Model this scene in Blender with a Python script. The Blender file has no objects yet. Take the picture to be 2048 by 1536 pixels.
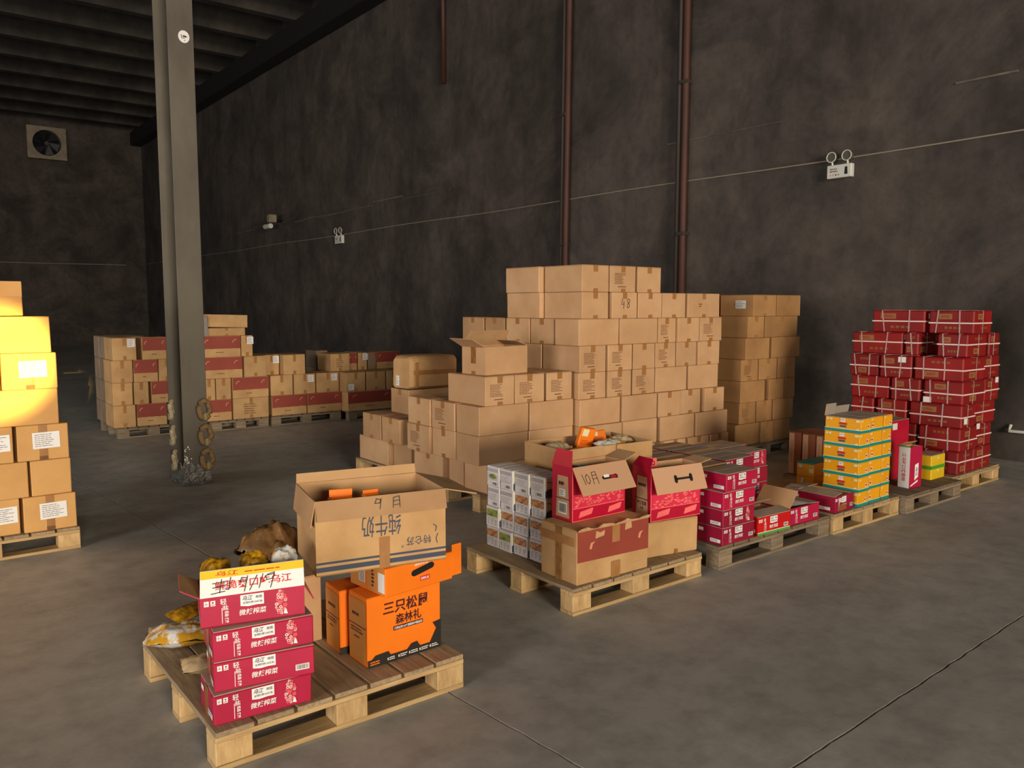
import bpy, math, random
from mathutils import Vector, Matrix, noise as mnoise

SC = bpy.context.scene
COL = SC.collection
R = math.radians

# ------------------------------------------------------------------ camera
F_PX, YAW, HOR, CAM_H = 1618.0, R(38.1), 612.0, 1.6
PITCH = math.atan((768 - HOR) / F_PX)
cam_d = bpy.data.cameras.new('camera')
cam_d.sensor_width = 36.0
cam_d.lens = 36.0 * F_PX / 2048.0
cam_d.clip_end = 200
cam = bpy.data.objects.new('camera', cam_d)
COL.objects.link(cam)
cam.location = (0, 0, CAM_H)
cam.rotation_euler = (math.pi / 2 - PITCH, 0, -YAW)
SC.camera = cam

# ------------------------------------------------------------------ view, sky, lights
SC.view_settings.view_transform = 'Standard'
SC.view_settings.look = 'None'
SC.view_settings.exposure = 0.0
SC.view_settings.gamma = 1.0
SC.view_settings.use_curve_mapping = False
world = bpy.data.worlds.new('world')
SC.world = world
world.use_nodes = True
world.node_tree.nodes['Background'].inputs[0].default_value = (0.55, 0.6, 0.7, 1)
world.node_tree.nodes['Background'].inputs[1].default_value = 0.35


def area(name, loc, target, sx, sy, power, color, spread=180):
    l = bpy.data.lights.new(name, 'AREA')
    l.shape = 'RECTANGLE'
    l.size, l.size_y, l.energy, l.color = sx, sy, power, color
    l.spread = R(spread)
    o = bpy.data.objects.new(name, l)
    COL.objects.link(o)
    o.location = loc
    o.rotation_euler = (Vector(target) - Vector(loc)).to_track_quat('-Z', 'Y').to_euler()
    return o


# low warm daylight through the big loading door far behind the camera, and a dimmer side opening
area('door_daylight', (-3.6, -24.9, 4.9), (2.2, 5, 1.0), 8.0, 6.0, 7000, (1.0, 0.87, 0.70))
area('far_floor_fill', (-13.7, 12.0, 2.6), (2, 10, 0.5), 5.0, 3.6, 420, (1.0, 0.95, 0.88))  # fill lamp added to brighten the far floor, no opening known there
area('side_opening_daylight', (-13.7, -2.0, 2.6), (2, 4, 1.0), 5.0, 3.6, 1500, (1.0, 0.93, 0.88))
# a narrow low sun beam through a gap in the door that lands on the left stack
sp = bpy.data.lights.new('sun_beam', 'SPOT')
sp.energy, sp.color, sp.spot_size, sp.spot_blend, sp.shadow_soft_size = 230000, (1.0, 0.62, 0.14), R(1.65), 0.6, 0.02
so = bpy.data.objects.new('sun_beam', sp)
COL.objects.link(so)
so.location = (-5.2, -24.6, 4.6)
so.rotation_euler = (Vector((0.52, 5.93, 1.27)) - so.location).to_track_quat('-Z', 'Y').to_euler()

# ------------------------------------------------------------------ pixel helpers (a pixel of the 2048x1536 frame on a real plane)
FW = Vector((math.sin(YAW) * math.cos(PITCH), math.cos(YAW) * math.cos(PITCH), -math.sin(PITCH)))
RT = Vector((math.cos(YAW), -math.sin(YAW), 0))
UP = RT.cross(FW)


def ray(px, py): return FW * F_PX + RT * (px - 1024) + UP * (768 - py)
def on_z(px, py, z):
    d = ray(px, py); return Vector((0, 0, CAM_H)) + d * ((z - CAM_H) / d.z)
def x_at(px, Y, py=750):
    d = ray(px, py); return d.x / d.y * Y
def y_at(px, X, py=750):
    d = ray(px, py); return d.y / d.x * X


# ------------------------------------------------------------------ materials
def lin(c):
    out = []
    for v in c[:3]:
        v = v / 255.0
        out.append(v / 12.92 if v <= 0.04045 else ((v + 0.055) / 1.055) ** 2.4)
    return (*out, 1.0)


MATS = {}


def mat(name, rgb, rough=0.7, rgb2=None, scale=6.0, stretch=(1, 1, 1), lo=0.35, hi=0.7, metal=0.0, bump=0.0,
        bscale=60.0, rand=0.0, coat=0.0, alpha=None, detail=6.0, trans=0.0):
    if name in MATS:
        return MATS[name]
    m = bpy.data.materials.new(name)
    m.use_nodes = True
    nt = m.node_tree
    b = nt.nodes['Principled BSDF']
    b.inputs['Roughness'].default_value = rough
    b.inputs['Metallic'].default_value = metal
    if coat: b.inputs['Coat Weight'].default_value = coat
    if trans: b.inputs['Transmission Weight'].default_value = trans
    if alpha is not None: b.inputs['Alpha'].default_value = alpha
    col = None
    if rgb2 is not None or bump:
        tc = nt.nodes.new('ShaderNodeTexCoord')
        mp = nt.nodes.new('ShaderNodeMapping')
        mp.inputs['Scale'].default_value = stretch
        nt.links.new(tc.outputs['Object'], mp.inputs['Vector'])
        if rand:
            oi0 = nt.nodes.new('ShaderNodeObjectInfo')
            ml = nt.nodes.new('ShaderNodeMath'); ml.operation = 'MULTIPLY'; ml.inputs[1].default_value = 37.0
            nt.links.new(oi0.outputs['Random'], ml.inputs[0])
            nt.links.new(ml.outputs[0], mp.inputs['Location'])
    if rgb2 is not None:
        n = nt.nodes.new('ShaderNodeTexNoise')
        n.inputs['Scale'].default_value = scale
        n.inputs['Detail'].default_value = detail
        n.inputs['Roughness'].default_value = 0.6
        nt.links.new(mp.outputs['Vector'], n.inputs['Vector'])
        r = nt.nodes.new('ShaderNodeValToRGB')
        r.color_ramp.elements[0].position = lo
        r.color_ramp.elements[1].position = hi
        r.color_ramp.elements[0].color = lin(rgb)
        r.color_ramp.elements[1].color = lin(rgb2)
        nt.links.new(n.outputs['Fac'], r.inputs['Fac'])
        col = r.outputs['Color']
    if rand:
        oi = nt.nodes.new('ShaderNodeObjectInfo')
        mr = nt.nodes.new('ShaderNodeMapRange')
        mr.inputs['To Min'].default_value = 1 - rand
        mr.inputs['To Max'].default_value = 1 + rand * 0.6
        nt.links.new(oi.outputs['Random'], mr.inputs['Value'])
        mx = nt.nodes.new('ShaderNodeMix'); mx.data_type = 'RGBA'; mx.blend_type = 'MULTIPLY'
        mx.inputs['Factor'].default_value = 1.0
        if col is not None: nt.links.new(col, mx.inputs['A'])
        else: mx.inputs['A'].default_value = lin(rgb)
        cb = nt.nodes.new('ShaderNodeCombineColor')
        for k in range(3): nt.links.new(mr.outputs['Result'], cb.inputs[k])
        nt.links.new(cb.outputs['Color'], mx.inputs['B'])
        col = mx.outputs['Result']
    if col is not None: nt.links.new(col, b.inputs['Base Color'])
    else: b.inputs['Base Color'].default_value = lin(rgb)
    if bump:
        n2 = nt.nodes.new('ShaderNodeTexNoise')
        n2.inputs['Scale'].default_value = bscale
        n2.inputs['Detail'].default_value = 5
        nt.links.new(mp.outputs['Vector'], n2.inputs['Vector'])
        bp = nt.nodes.new('ShaderNodeBump')
        bp.inputs['Strength'].default_value = bump
        bp.inputs['Distance'].default_value = 0.02
        nt.links.new(n2.outputs['Fac'], bp.inputs['Height'])
        nt.links.new(bp.outputs['Normal'], b.inputs['Normal'])
    m.diffuse_color = lin(rgb)
    MATS[name] = m
    return m


CARD = mat('cardboard', (206, 165, 122), .82, (190, 147, 104), 3.0, rand=.10, bump=.06, bscale=25)
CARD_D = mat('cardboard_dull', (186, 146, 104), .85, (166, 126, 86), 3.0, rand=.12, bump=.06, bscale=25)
CARD_Y = mat('cardboard_ochre', (214, 164, 98), .8, (200, 150, 88), 3.0, rand=.05, bump=.06, bscale=25)
CARD_K = mat('cardboard_tan', (200, 160, 108), .82, (176, 135, 88), 4.0, rand=.10, bump=.06, bscale=25)
CARD_IN = mat('cardboard_inside', (196, 156, 110), .9, (180, 140, 96), 5.0)
CARD_TOP = mat('cardboard_dusty_top', (172, 152, 134), .9, (150, 130, 112), 6.0)
TAPE = mat('packing_tape', (170, 122, 74), .3, (152, 104, 58), 12.0)
TAPE_D = mat('dark_packing_tape', (126, 84, 42), .25, (160, 112, 60), 18.0, bump=.3, bscale=40)
CRIM = mat('crimson_print', (184, 22, 66), .42, (168, 18, 58), 4.0, rand=.06)
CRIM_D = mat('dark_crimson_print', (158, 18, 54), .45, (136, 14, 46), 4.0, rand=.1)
GIFT = mat('gift_red_print', (192, 14, 54), .38, (174, 10, 46), 4.0)
BRED = mat('bright_red_print', (206, 22, 22), .4, (190, 16, 18), 4.0)
STACKRED = mat('deep_red_carton', (150, 8, 8), .62, (116, 6, 7), 3.0, rand=.15, bump=.15, bscale=9)
ORANGE = mat('orange_print', (250, 130, 18), .45, (244, 118, 12), 3.0)
YEL = mat('yellow_print', (240, 168, 16), .45, (228, 154, 12), 3.0, rand=.06)
LEMON = mat('lemon_print', (236, 196, 30), .45, (220, 178, 22), 5.0)
TEAL = mat('teal_print', (18, 138, 128), .5)
GREEN = mat('green_print', (74, 160, 44), .5)
WHITE = mat('white_print', (236, 234, 230), .5)
PAPER = mat('white_carton', (224, 220, 220), .5, (206, 200, 202), 6.0, rand=.04)
STICK = mat('sticker_paper', (232, 230, 226), .45)
STRAP = mat('white_strap', (236, 214, 206), .4)
INK = mat('black_ink', (34, 28, 26), .6)
INKB = mat('brown_ink', (124, 84, 54), .7)
INKM = mat('maroon_ink', (70, 10, 22), .6)
INKR = mat('red_ink', (200, 24, 28), .55)
INKN = mat('navy_ink', (58, 66, 84), .65)
PINK = mat('pink_print', (246, 112, 110), .5)
TANP = mat('tan_print', (196, 152, 116), .6)
GOLDP = mat('faded_gold_print', (140, 86, 40), .5)
PEACH = mat('peach_print', (214, 146, 112), .6)
GREY = mat('grey_print', (120, 116, 118), .6)
BAND = mat('russet_band', (152, 66, 50), .6, (138, 56, 42), 3.0, rand=.06)
NUT = mat('nut_photo_print', (120, 70, 40), .5, (210, 150, 100), 60, lo=.4, hi=.6)
LEAF = mat('olive_photo_print', (150, 160, 70), .5, (96, 110, 50), 40, lo=.4, hi=.6)
CREAM = mat('cream_print', (226, 224, 180), .5)
SLATE = mat('slate_print', (70, 88, 96), .5)
WOOD = mat('pallet_wood', (196, 166, 116), .75, (166, 132, 86), 5.0, (1, 14, 14), rand=.14, bump=.15, bscale=30)
WOODY = mat('pallet_wood_lengthwise', (172, 150, 116), .8, (136, 114, 86), 5.0, (14, 1, 14), rand=.18, bump=.2, bscale=30)
WOODB = mat('pallet_block', (204, 172, 120), .75, (172, 136, 88), 9.0, (3, 3, 1), rand=.12, bump=.15, bscale=20)
WOODG = mat('weathered_wood', (150, 132, 106), .85, (112, 96, 76), 5.0, (1, 14, 14), rand=.14, bump=.2, bscale=30)
WOODGY = mat('weathered_wood_lengthwise', (126, 108, 86), .85, (96, 80, 62), 5.0, (14, 1, 14), rand=.14, bump=.2, bscale=30)
STEEL = mat('painted_steel', (100, 93, 80), .55, (72, 66, 57), 2.2, (1, 1, .4), bump=.05, bscale=6)
STEELD = mat('dark_steel', (60, 52, 46), .6)
RUST = mat('rust_pipe', (84, 46, 32), .6, (58, 32, 24), 3.0, (1, 1, .3))
FILM = mat('silver_wrap', (150, 150, 146), .35, (90, 86, 80), 30, metal=.5, bump=1.0, bscale=45)
ROPE = mat('tan_rope', (150, 122, 84), .8, (110, 84, 54), 40, bump=.4, bscale=80)
ROPEW = mat('pale_rope', (206, 192, 164), .8, (160, 140, 108), 40, bump=.4, bscale=80)
CLEAR = mat('crumpled_film', (214, 214, 208), .2, (190, 142, 36), 13.0, lo=.46, hi=.54, bump=.6, bscale=14)
GOLDF = mat('gold_foil', (176, 130, 22), .28, (120, 76, 14), 16.0, lo=.42, hi=.58, bump=.8, bscale=22)
BROWNF = mat('brown_film', (136, 100, 60), .3, (92, 64, 36), 5.0, bump=.6, bscale=12)
BEIGEF = mat('beige_bag', (214, 192, 150), .4, (188, 160, 116), 6.0, bump=.4, bscale=12)
CYAN = mat('blue_bag', (56, 120, 140), .4, (40, 96, 118), 12)
PLASTIC = mat('white_plastic', (214, 214, 204), .45)
DARK = mat('dark_plastic', (22, 22, 22), .5)
LENS = mat('lamp_lens', (92, 88, 80), .2)
FANF = mat('fan_frame', (150, 138, 116), .6, (118, 106, 88), 5)
BLACK = mat('soot_black', (10, 9, 9), .9)


def wall_mat(name, dark, mid, light, blotch=.5):
    m = bpy.data.materials.new(name)
    m.use_nodes = True
    nt = m.node_tree
    b = nt.nodes['Principled BSDF']
    b.inputs['Roughness'].default_value = .9
    tc = nt.nodes.new('ShaderNodeTexCoord')

    def noi(scale, st, det=6, rough=.6, dist=0.0):
        mp = nt.nodes.new('ShaderNodeMapping'); mp.inputs['Scale'].default_value = st
        n = nt.nodes.new('ShaderNodeTexNoise')
        n.inputs['Scale'].default_value = scale; n.inputs['Detail'].default_value = det
        n.inputs['Roughness'].default_value = rough; n.inputs['Distortion'].default_value = dist
        nt.links.new(tc.outputs['Object'], mp.inputs['Vector']); nt.links.new(mp.outputs['Vector'], n.inputs['Vector'])
        return n.outputs['Fac']

    def ramp(f, p0, c0, p1, c1):
        r = nt.nodes.new('ShaderNodeValToRGB')
        r.color_ramp.elements[0].position, r.color_ramp.elements[1].position = p0, p1
        r.color_ramp.elements[0].color, r.color_ramp.elements[1].color = c0, c1
        nt.links.new(f, r.inputs['Fac']); return r.outputs['Color']

    def mix(a, bb, f=1.0, mode='MULTIPLY'):
        x = nt.nodes.new('ShaderNodeMix'); x.data_type = 'RGBA'; x.blend_type = mode
        x.inputs['Factor'].default_value = f
        nt.links.new(a, x.inputs['A']); nt.links.new(bb, x.inputs['B']); return x.outputs['Result']
    base = ramp(noi(.5, (1, 1, 1.15), 10, .68, .9), .36, lin(mid), .64, lin(light))
    blot = ramp(noi(1.0, (1, 1, .85), 8, .62, .5), .32, lin(dark), .56, (1, 1, 1, 1))
    streak = ramp(noi(1.6, (1, 1, .16), 5, .6, .4), .32, lin(dark), .52, (1, 1, 1, 1))
    fine = ramp(noi(5, (1, 1, 1), 8, .72), .34, (.62, .62, .62, 1), .58, (1, 1, 1, 1))
    c = mix(mix(mix(base, blot, blotch), streak, blotch * .55), fine, .7)
    nt.links.new(c, b.inputs['Base Color'])
    bp = nt.nodes.new('ShaderNodeBump'); bp.inputs['Strength'].default_value = .35; bp.inputs['Distance'].default_value = .03
    nt.links.new(noi(3.2, (1, 1, 1), 8, .65), bp.inputs['Height'])
    nt.links.new(bp.outputs['Normal'], b.inputs['Normal'])
    return m


WALL = wall_mat('sooty_concrete_wall', (90, 84, 84), (64, 58, 54), (95, 85, 78))
CEIL = wall_mat('sooty_ceiling', (60, 52, 48), (58, 53, 47), (76, 70, 62))
FLOOR = wall_mat('worn_concrete_floor', (200, 200, 198), (162, 162, 156), (186, 184, 176), .22)
for n in FLOOR.node_tree.nodes:
    if n.type == 'BUMP': n.inputs['Strength'].default_value = .08
FLOOR.node_tree.nodes['Principled BSDF'].inputs['Roughness'].default_value = .62

# ------------------------------------------------------------------ mesh tools


class MB:
    def __init__(s): s.v, s.f, s.m = [], [], []

    def add(s, vs, fs, m=0, M=None):
        o = len(s.v)
        s.v += [tuple(M @ Vector(p)) for p in vs] if M is not None else [tuple(p) for p in vs]
        s.f += [tuple(o + i for i in f) for f in fs]
        s.m += [m] * len(fs)

    def box(s, x0, x1, y0, y1, z0, z1, m=0, c=0.0, jit=0.0, rng=None, M=None):
        cx, cy, cz = (x0 + x1) / 2, (y0 + y1) / 2, (z0 + z1) / 2
        H = ((x1 - x0) / 2, (y1 - y0) / 2, (z1 - z0) / 2)
        if c <= 0:
            vs = [(cx + a * H[0], cy + b * H[1], cz + d * H[2]) for a in (-1, 1) for b in (-1, 1) for d in (-1, 1)]
            fs = [(0, 1, 3, 2), (4, 6, 7, 5), (0, 4, 5, 1), (2, 3, 7, 6), (0, 2, 6, 4), (1, 5, 7, 3)]
            s.add(vs, fs, m, M); return
        c = min(c, min(H) * .8)
        vs, idx = [], {}
        for a in (-1, 1):
            for b in (-1, 1):
                for d in (-1, 1):
                    j = Vector((0, 0, 0))
                    if jit: j = Vector([rng.uniform(-jit, 0) * sg for sg in (a, b, d)]); j.z *= .3
                    for ax in range(3):
                        p = [H[0] - c, H[1] - c, H[2] - c]; p[ax] = H[ax]
                        idx[a, b, d, ax] = len(vs)
                        vs.append((cx + a * p[0] + j.x, cy + b * p[1] + j.y, cz + d * p[2] + j.z))
        fs = []
        sg = (-1, 1)
        for ax in range(3):
            for q in sg:
                ring = []
                for (u, w) in ((-1, -1), (1, -1), (1, 1), (-1, 1)):
                    k = [0, 0, 0]; k[ax] = q; k[(ax + 1) % 3] = u; k[(ax + 2) % 3] = w
                    ring.append(idx[k[0], k[1], k[2], ax])
                fs.append(tuple(ring if q > 0 else ring[::-1]))
        for ax in range(3):
            a1, a2 = (ax + 1) % 3, (ax + 2) % 3
            for q1 in sg:
                for q2 in sg:
                    def g(e, aa):
                        k = [0, 0, 0]; k[ax] = e; k[a1] = q1; k[a2] = q2; return idx[k[0], k[1], k[2], aa]
                    fc = [g(-1, a1), g(1, a1), g(1, a2), g(-1, a2)]
                    fs.append(tuple(fc if q1 * q2 < 0 else fc[::-1]))
        for a in sg:
            for b in sg:
                for d in sg:
                    t = [idx[a, b, d, k] for k in range(3)]
                    fs.append(tuple(t if a * b * d > 0 else t[::-1]))
        s.add(vs, fs, m, M)

    def tube(s, pts, r, n=8, m=0, closed=False):
        pts = [Vector(p) for p in pts]
        k = len(pts); vs, fs = [], []
        for i, p in enumerate(pts):
            a = pts[(i - 1) % k] if (closed or i > 0) else p
            b = pts[(i + 1) % k] if (closed or i < k - 1) else p
            t = (b - a).normalized()
            ref = Vector((0, 0, 1)) if abs(t.z) < .9 else Vector((1, 0, 0))
            u = t.cross(ref).normalized(); w = t.cross(u)
            for j in range(n):
                an = 2 * math.pi * j / n
                vs.append(p + (u * math.cos(an) + w * math.sin(an)) * r)
        for i in range(k if closed else k - 1):
            i2 = (i + 1) % k
            for j in range(n):
                fs.append((i * n + j, i * n + (j + 1) % n, i2 * n + (j + 1) % n, i2 * n + j))
        if not closed:
            fs.append(tuple(range(n))); fs.append(tuple((k - 1) * n + j for j in reversed(range(n))))
        s.add(vs, fs, m)

    def prism(s, poly, z0, z1, m=0, M=None):
        n = len(poly)
        vs = [(x, y, z0) for x, y in poly] + [(x, y, z1) for x, y in poly]
        fs = [tuple(reversed(range(n))), tuple(range(n, 2 * n))]
        fs += [(i, (i + 1) % n, n + (i + 1) % n, n + i) for i in range(n)]
        s.add(vs, fs, m, M)

    def mesh(s, name, mats):
        me = bpy.data.meshes.new(name)
        me.from_pydata(s.v, [], s.f)
        for mm in (mats if isinstance(mats, (list, tuple)) else [mats]): me.materials.append(mm)
        me.polygons.foreach_set('material_index', s.m)
        me.update()
        return me

    def build(s, name, mats, parent=None, loc=(0, 0, 0), rot=(0, 0, 0), smooth=False):
        me = s.mesh(name, mats)
        if smooth: me.polygons.foreach_set('use_smooth', [True] * len(me.polygons))
        return link(name, me, parent, loc, rot)


def link(name, data, parent=None, loc=(0, 0, 0), rot=(0, 0, 0)):
    o = bpy.data.objects.new(name, data)
    COL.objects.link(o)
    o.location = loc
    o.rotation_euler = rot
    if parent is not None: o.parent = parent
    return o


def tag(o, label=None, cat=None, group=None, kind=None):
    if label:
        o['label'] = label
        if cat and not 4 <= len(label.split()) <= 16: print('LABEL LENGTH', len(label.split()), label)
    if cat: o['category'] = cat
    if group: o['group'] = group
    if kind: o['kind'] = kind
    return o


def struct(o): o['kind'] = 'structure'; return o


def copy_tree(src, loc=None, rot=None, label=None):
    c = src.copy(); COL.objects.link(c)
    if loc is not None: c.location = loc
    if rot is not None: c.rotation_euler = rot
    if label: c['label'] = label
    for ch in src.children:
        d = ch.copy(); COL.objects.link(d); d.parent = c
        for g in ch.children:
            e = g.copy(); COL.objects.link(e); e.parent = d
    return c


# flat print on a face: frame = (origin, u, v, n)
TXT = {}


def text_geo(s, bold=0.0):
    key = (s, bold)
    if key in TXT: return TXT[key]
    cu = bpy.data.curves.new('t', 'FONT')
    cu.body = s; cu.size = 1.0; cu.align_x = 'LEFT'; cu.resolution_u = 2; cu.offset = bold
    o = bpy.data.objects.new('t', cu); COL.objects.link(o)
    dg = bpy.context.evaluated_depsgraph_get()
    me = o.evaluated_get(dg).to_mesh()
    vs = [(v.co.x, v.co.y) for v in me.vertices]
    fs = [tuple(p.vertices) for p in me.polygons]
    o.evaluated_get(dg).to_mesh_clear()
    bpy.data.objects.remove(o); bpy.data.curves.remove(cu)
    if vs:
        x0 = min(p[0] for p in vs); x1 = max(p[0] for p in vs); y0 = min(p[1] for p in vs); y1 = max(p[1] for p in vs)
    else: x0, x1, y0, y1 = 0, 1, 0, 1
    TXT[key] = (vs, fs, x0, x1, y0, y1)
    return TXT[key]


class Pr:
    def __init__(s, frame): s.o, s.u, s.vv, s.n = [Vector(q) for q in frame]; s.mb = MB(); s.mats = []; s.k = 0

    def mi(s, m):
        if m not in s.mats: s.mats.append(m)
        return s.mats.index(m)

    def P(s, a, b): return s.o + s.u * a + s.vv * b + s.n * (.0008 + .00035 * s.k)

    def poly(s, pts, m):
        vs = [s.P(*p) for p in pts]
        s.mb.add(vs, [tuple(range(len(vs)))], s.mi(m)); return s

    def up(s): s.k += 1; return s

    def rect(s, a0, b0, a1, b1, m): return s.poly([(a0, b0), (a1, b0), (a1, b1), (a0, b1)], m)

    def ring(s, cx, cy, r0, r1, m, n=10, sy=1.0):
        vs = []
        for j in range(n):
            a = 2 * math.pi * j / n
            vs += [s.P(cx + r0 * math.cos(a), cy + r0 * math.sin(a) * sy), s.P(cx + r1 * math.cos(a), cy + r1 * math.sin(a) * sy)]
        s.mb.add(vs, [(2 * j, 2 * j + 1, (2 * j + 3) % (2 * n), (2 * j + 2) % (2 * n)) for j in range(n)], s.mi(m)); return s

    def disc(s, cx, cy, rx, ry, m, n=14):
        return s.poly([(cx + rx * math.cos(2 * math.pi * j / n), cy + ry * math.sin(2 * math.pi * j / n)) for j in range(n)], m)

    def text(s, t, a0, b0, a1, b1, m, bold=0.0, rot=0, shear=0.0):
        """text stretched into the box a0..a1 x b0..b1 (rot 180: upside down; 90: reading upwards)"""
        vs, fs, x0, x1, y0, y1 = text_geo(t, bold)
        w, h = max(x1 - x0, 1e-6), max(y1 - y0, 1e-6)
        out = []
        for x, y in vs:
            p, q = (x - x0) / w, (y - y0) / h
            p += shear * (q - .5) * (b1 - b0) / (a1 - a0)
            if rot == 180: p, q = 1 - p, 1 - q
            if rot == 90: p, q = 1 - q, p
            if rot == -90: p, q = q, 1 - p
            out.append(s.P(a0 + (a1 - a0) * p, b0 + (b1 - b0) * q))
        s.mb.add(out, fs, s.mi(m)); return s

    def stroke(s, pts, w, m):
        for (p, q) in zip(pts[:-1], pts[1:]):
            p, q = Vector(p), Vector(q)
            d = q - p
            if d.length < 1e-6: continue
            d.normalize(); nn = Vector((-d.y, d.x)) * w / 2; e = d * w * .35
            s.poly([tuple(p - e - nn), tuple(q + e - nn), tuple(q + e + nn), tuple(p - e + nn)], m)
        return s

    def lines(s, a0, b0, a1, b1, n, m, rng, fill=.55):
        """rows of illegibly small print"""
        st = (b1 - b0) / n
        for i in range(n):
            y = b1 - (i + .5) * st
            x = a0; end = a1 - rng.random() * (a1 - a0) * .35
            while x < end:
                w = rng.uniform(.08, .3) * (a1 - a0)
                s.rect(x, y - st * fill / 2, min(x + w, end), y + st * fill / 2, m)
                x += w + .03 * (a1 - a0)
        return s

    def barcode(s, a0, b0, a1, b1, rng, m=None):
        x = a0
        while x < a1:
            w = rng.uniform(.01, .035) * (a1 - a0)
            s.rect(x, b0, min(x + w, a1), b1, m or INK); x += w + rng.uniform(.012, .04) * (a1 - a0)
        return s

    def build(s, name, parent):
        return s.mb.build(name, s.mats, parent) if s.mb.f else None


def frame(w, d, h, f):
    if f == 'F': return ((-w / 2, -d / 2, 0), (1, 0, 0), (0, 0, 1), (0, -1, 0))
    if f == 'L': return ((-w / 2, d / 2, 0), (0, -1, 0), (0, 0, 1), (-1, 0, 0))
    if f == 'R': return ((w / 2, -d / 2, 0), (0, 1, 0), (0, 0, 1), (1, 0, 0))
    if f == 'T': return ((-w / 2, -d / 2, h), (1, 0, 0), (0, 1, 0), (0, 0, 1))


RNG = random.Random(7)
G = .002


def carton(name, label, group, x0, x1, y0, y1, z0, z1, mt=None, flaps=False, rot=0.0, cat='box', tape=None, chamfer=.004, topmat=None, g=G):
    """closed carton; root mesh = body with the origin at the base centre"""
    mt = mt or CARD
    w, d, h = x1 - x0 - 2 * g, y1 - y0 - 2 * g, z1 - z0 - .0008
    mb = MB()
    body_h = h - (.004 if flaps else 0)
    mb.box(-w / 2, w / 2, -d / 2, d / 2, 0, body_h, 0, chamfer, .003, RNG)
    o = mb.build(name, mt, None, ((x0 + x1) / 2, (y0 + y1) / 2, z0), (0, 0, R(rot)))
    tag(o, label, cat, group)
    o['dims'] = (w, d, h)
    if flaps:
        for sgn in (-1, 1):
            f = MB()
            if w >= d:
                ya, yb = sorted((sgn * .002, sgn * (d / 2 - .002)))
                f.box(-w / 2 + .003, w / 2 - .003, ya, yb, body_h, h, 0, .001)
            else:
                xa, xb = sorted((sgn * .002, sgn * (w / 2 - .002)))
                f.box(xa, xb, -d / 2 + .003, d / 2 - .003, body_h, h, 0, .001)
            f.build('flap', topmat or mt, o)
    if tape:
        add_tape(o, tape)
    return o


def add_tape(o, sides, width=.05, tab=.055, m=None):
    """tape along the long axis of the lid, folded down the ends; sides from 'FLTfl' (lower case: lower tab)"""
    w, d, h = o['dims']
    t = .0009
    hw = width / 2
    for c in sides:
        mb = MB()
        if c == 'T':
            if w >= d: mb.box(-w / 2, w / 2, -hw, hw, h - .0002, h + t * .6)
            else: mb.box(-hw, hw, -d / 2, d / 2, h - .0002, h + t * .6)
        if c in 'Ff':
            za, zb = (h - tab, h) if c == 'F' else (0, tab * .55)
            mb.box(-hw, hw, -d / 2 - t, -d / 2 + .0005, za, zb)
        if c in 'Ll':
            za, zb = (h - tab, h) if c == 'L' else (0, tab * .55)
            mb.box(-w / 2 - t, -w / 2 + .0005, -hw, hw, za, zb)
        mb.build('tape', m or TAPE, o)


def print_block(o, f, rng, ink=None):
    """the printed content table on the end of a brown carton"""
    w, d, h = o['dims']
    W = w if f == 'F' else d
    p = Pr(frame(w, d, h, f))
    p.lines(W * .16, h * .30, W * .60, h * .74, 8, ink or INKB, rng, .42)
    p.lines(W * .30, h * .18, W * .62, h * .24, 1, ink or INKB, rng, .6)
    p.build('printed_text', o)


def sticker(o, f, a, b, sw, sh, rng, name='sticker', n=6, tilt=0.0):
    """white label; a, b = centre as fractions of the face"""
    w, d, h = o['dims']
    W = w if f == 'F' else d
    fr = frame(w, d, h, f)
    u, v = Vector(fr[1]), Vector(fr[2])
    org = Vector(fr[0]) + u * (a * W) + v * (b * h)
    ct, st = math.cos(tilt), math.sin(tilt)
    u2, v2 = u * ct + v * st, v * ct - u * st
    p = Pr((org - u2 * sw / 2 - v2 * sh / 2, u2, v2, Vector(fr[3])))
    p.k = 2
    p.rect(0, 0, sw, sh, STICK).up()
    if n: p.lines(sw * .08, sh * .1, sw * .9, sh * .92, n, GREY, rng, .32)
    p.build(name, o)


def rim_box(name, label, cat, group, w, d, h, loc, rot, mt, inner=None, th=.005):
    """open carton: four walls and a bottom; returns the root (body)"""
    mb = MB()
    mb.box(-w / 2, w / 2, -d / 2, d / 2, 0, th, 0)
    mb.box(-w / 2, w / 2, -d / 2, -d / 2 + th, 0, h, 0)
    mb.box(-w / 2, w / 2, d / 2 - th, d / 2, 0, h, 0)
    mb.box(-w / 2, -w / 2 + th, -d / 2 + th, d / 2 - th, 0, h, 0)
    mb.box(w / 2 - th, w / 2, -d / 2 + th, d / 2 - th, 0, h, 0)
    if inner:
        e = .0006
        for (a, b, c, dd) in ((-w / 2 + th, w / 2 - th, d / 2 - th - e, d / 2 - th), (-w / 2 + th, w / 2 - th, -d / 2 + th, -d / 2 + th + e),
                              (-w / 2 + th, -w / 2 + th + e, -d / 2 + th, d / 2 - th), (w / 2 - th - e, w / 2 - th, -d / 2 + th, d / 2 - th)):
            mb.box(a, b, c, dd, th, h - .001, 1)
    o = mb.build(name, [mt, inner or mt], None, loc, (0, 0, R(rot)))
    tag(o, label, cat, group)
    o['dims'] = (w, d, h)
    return o


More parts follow.
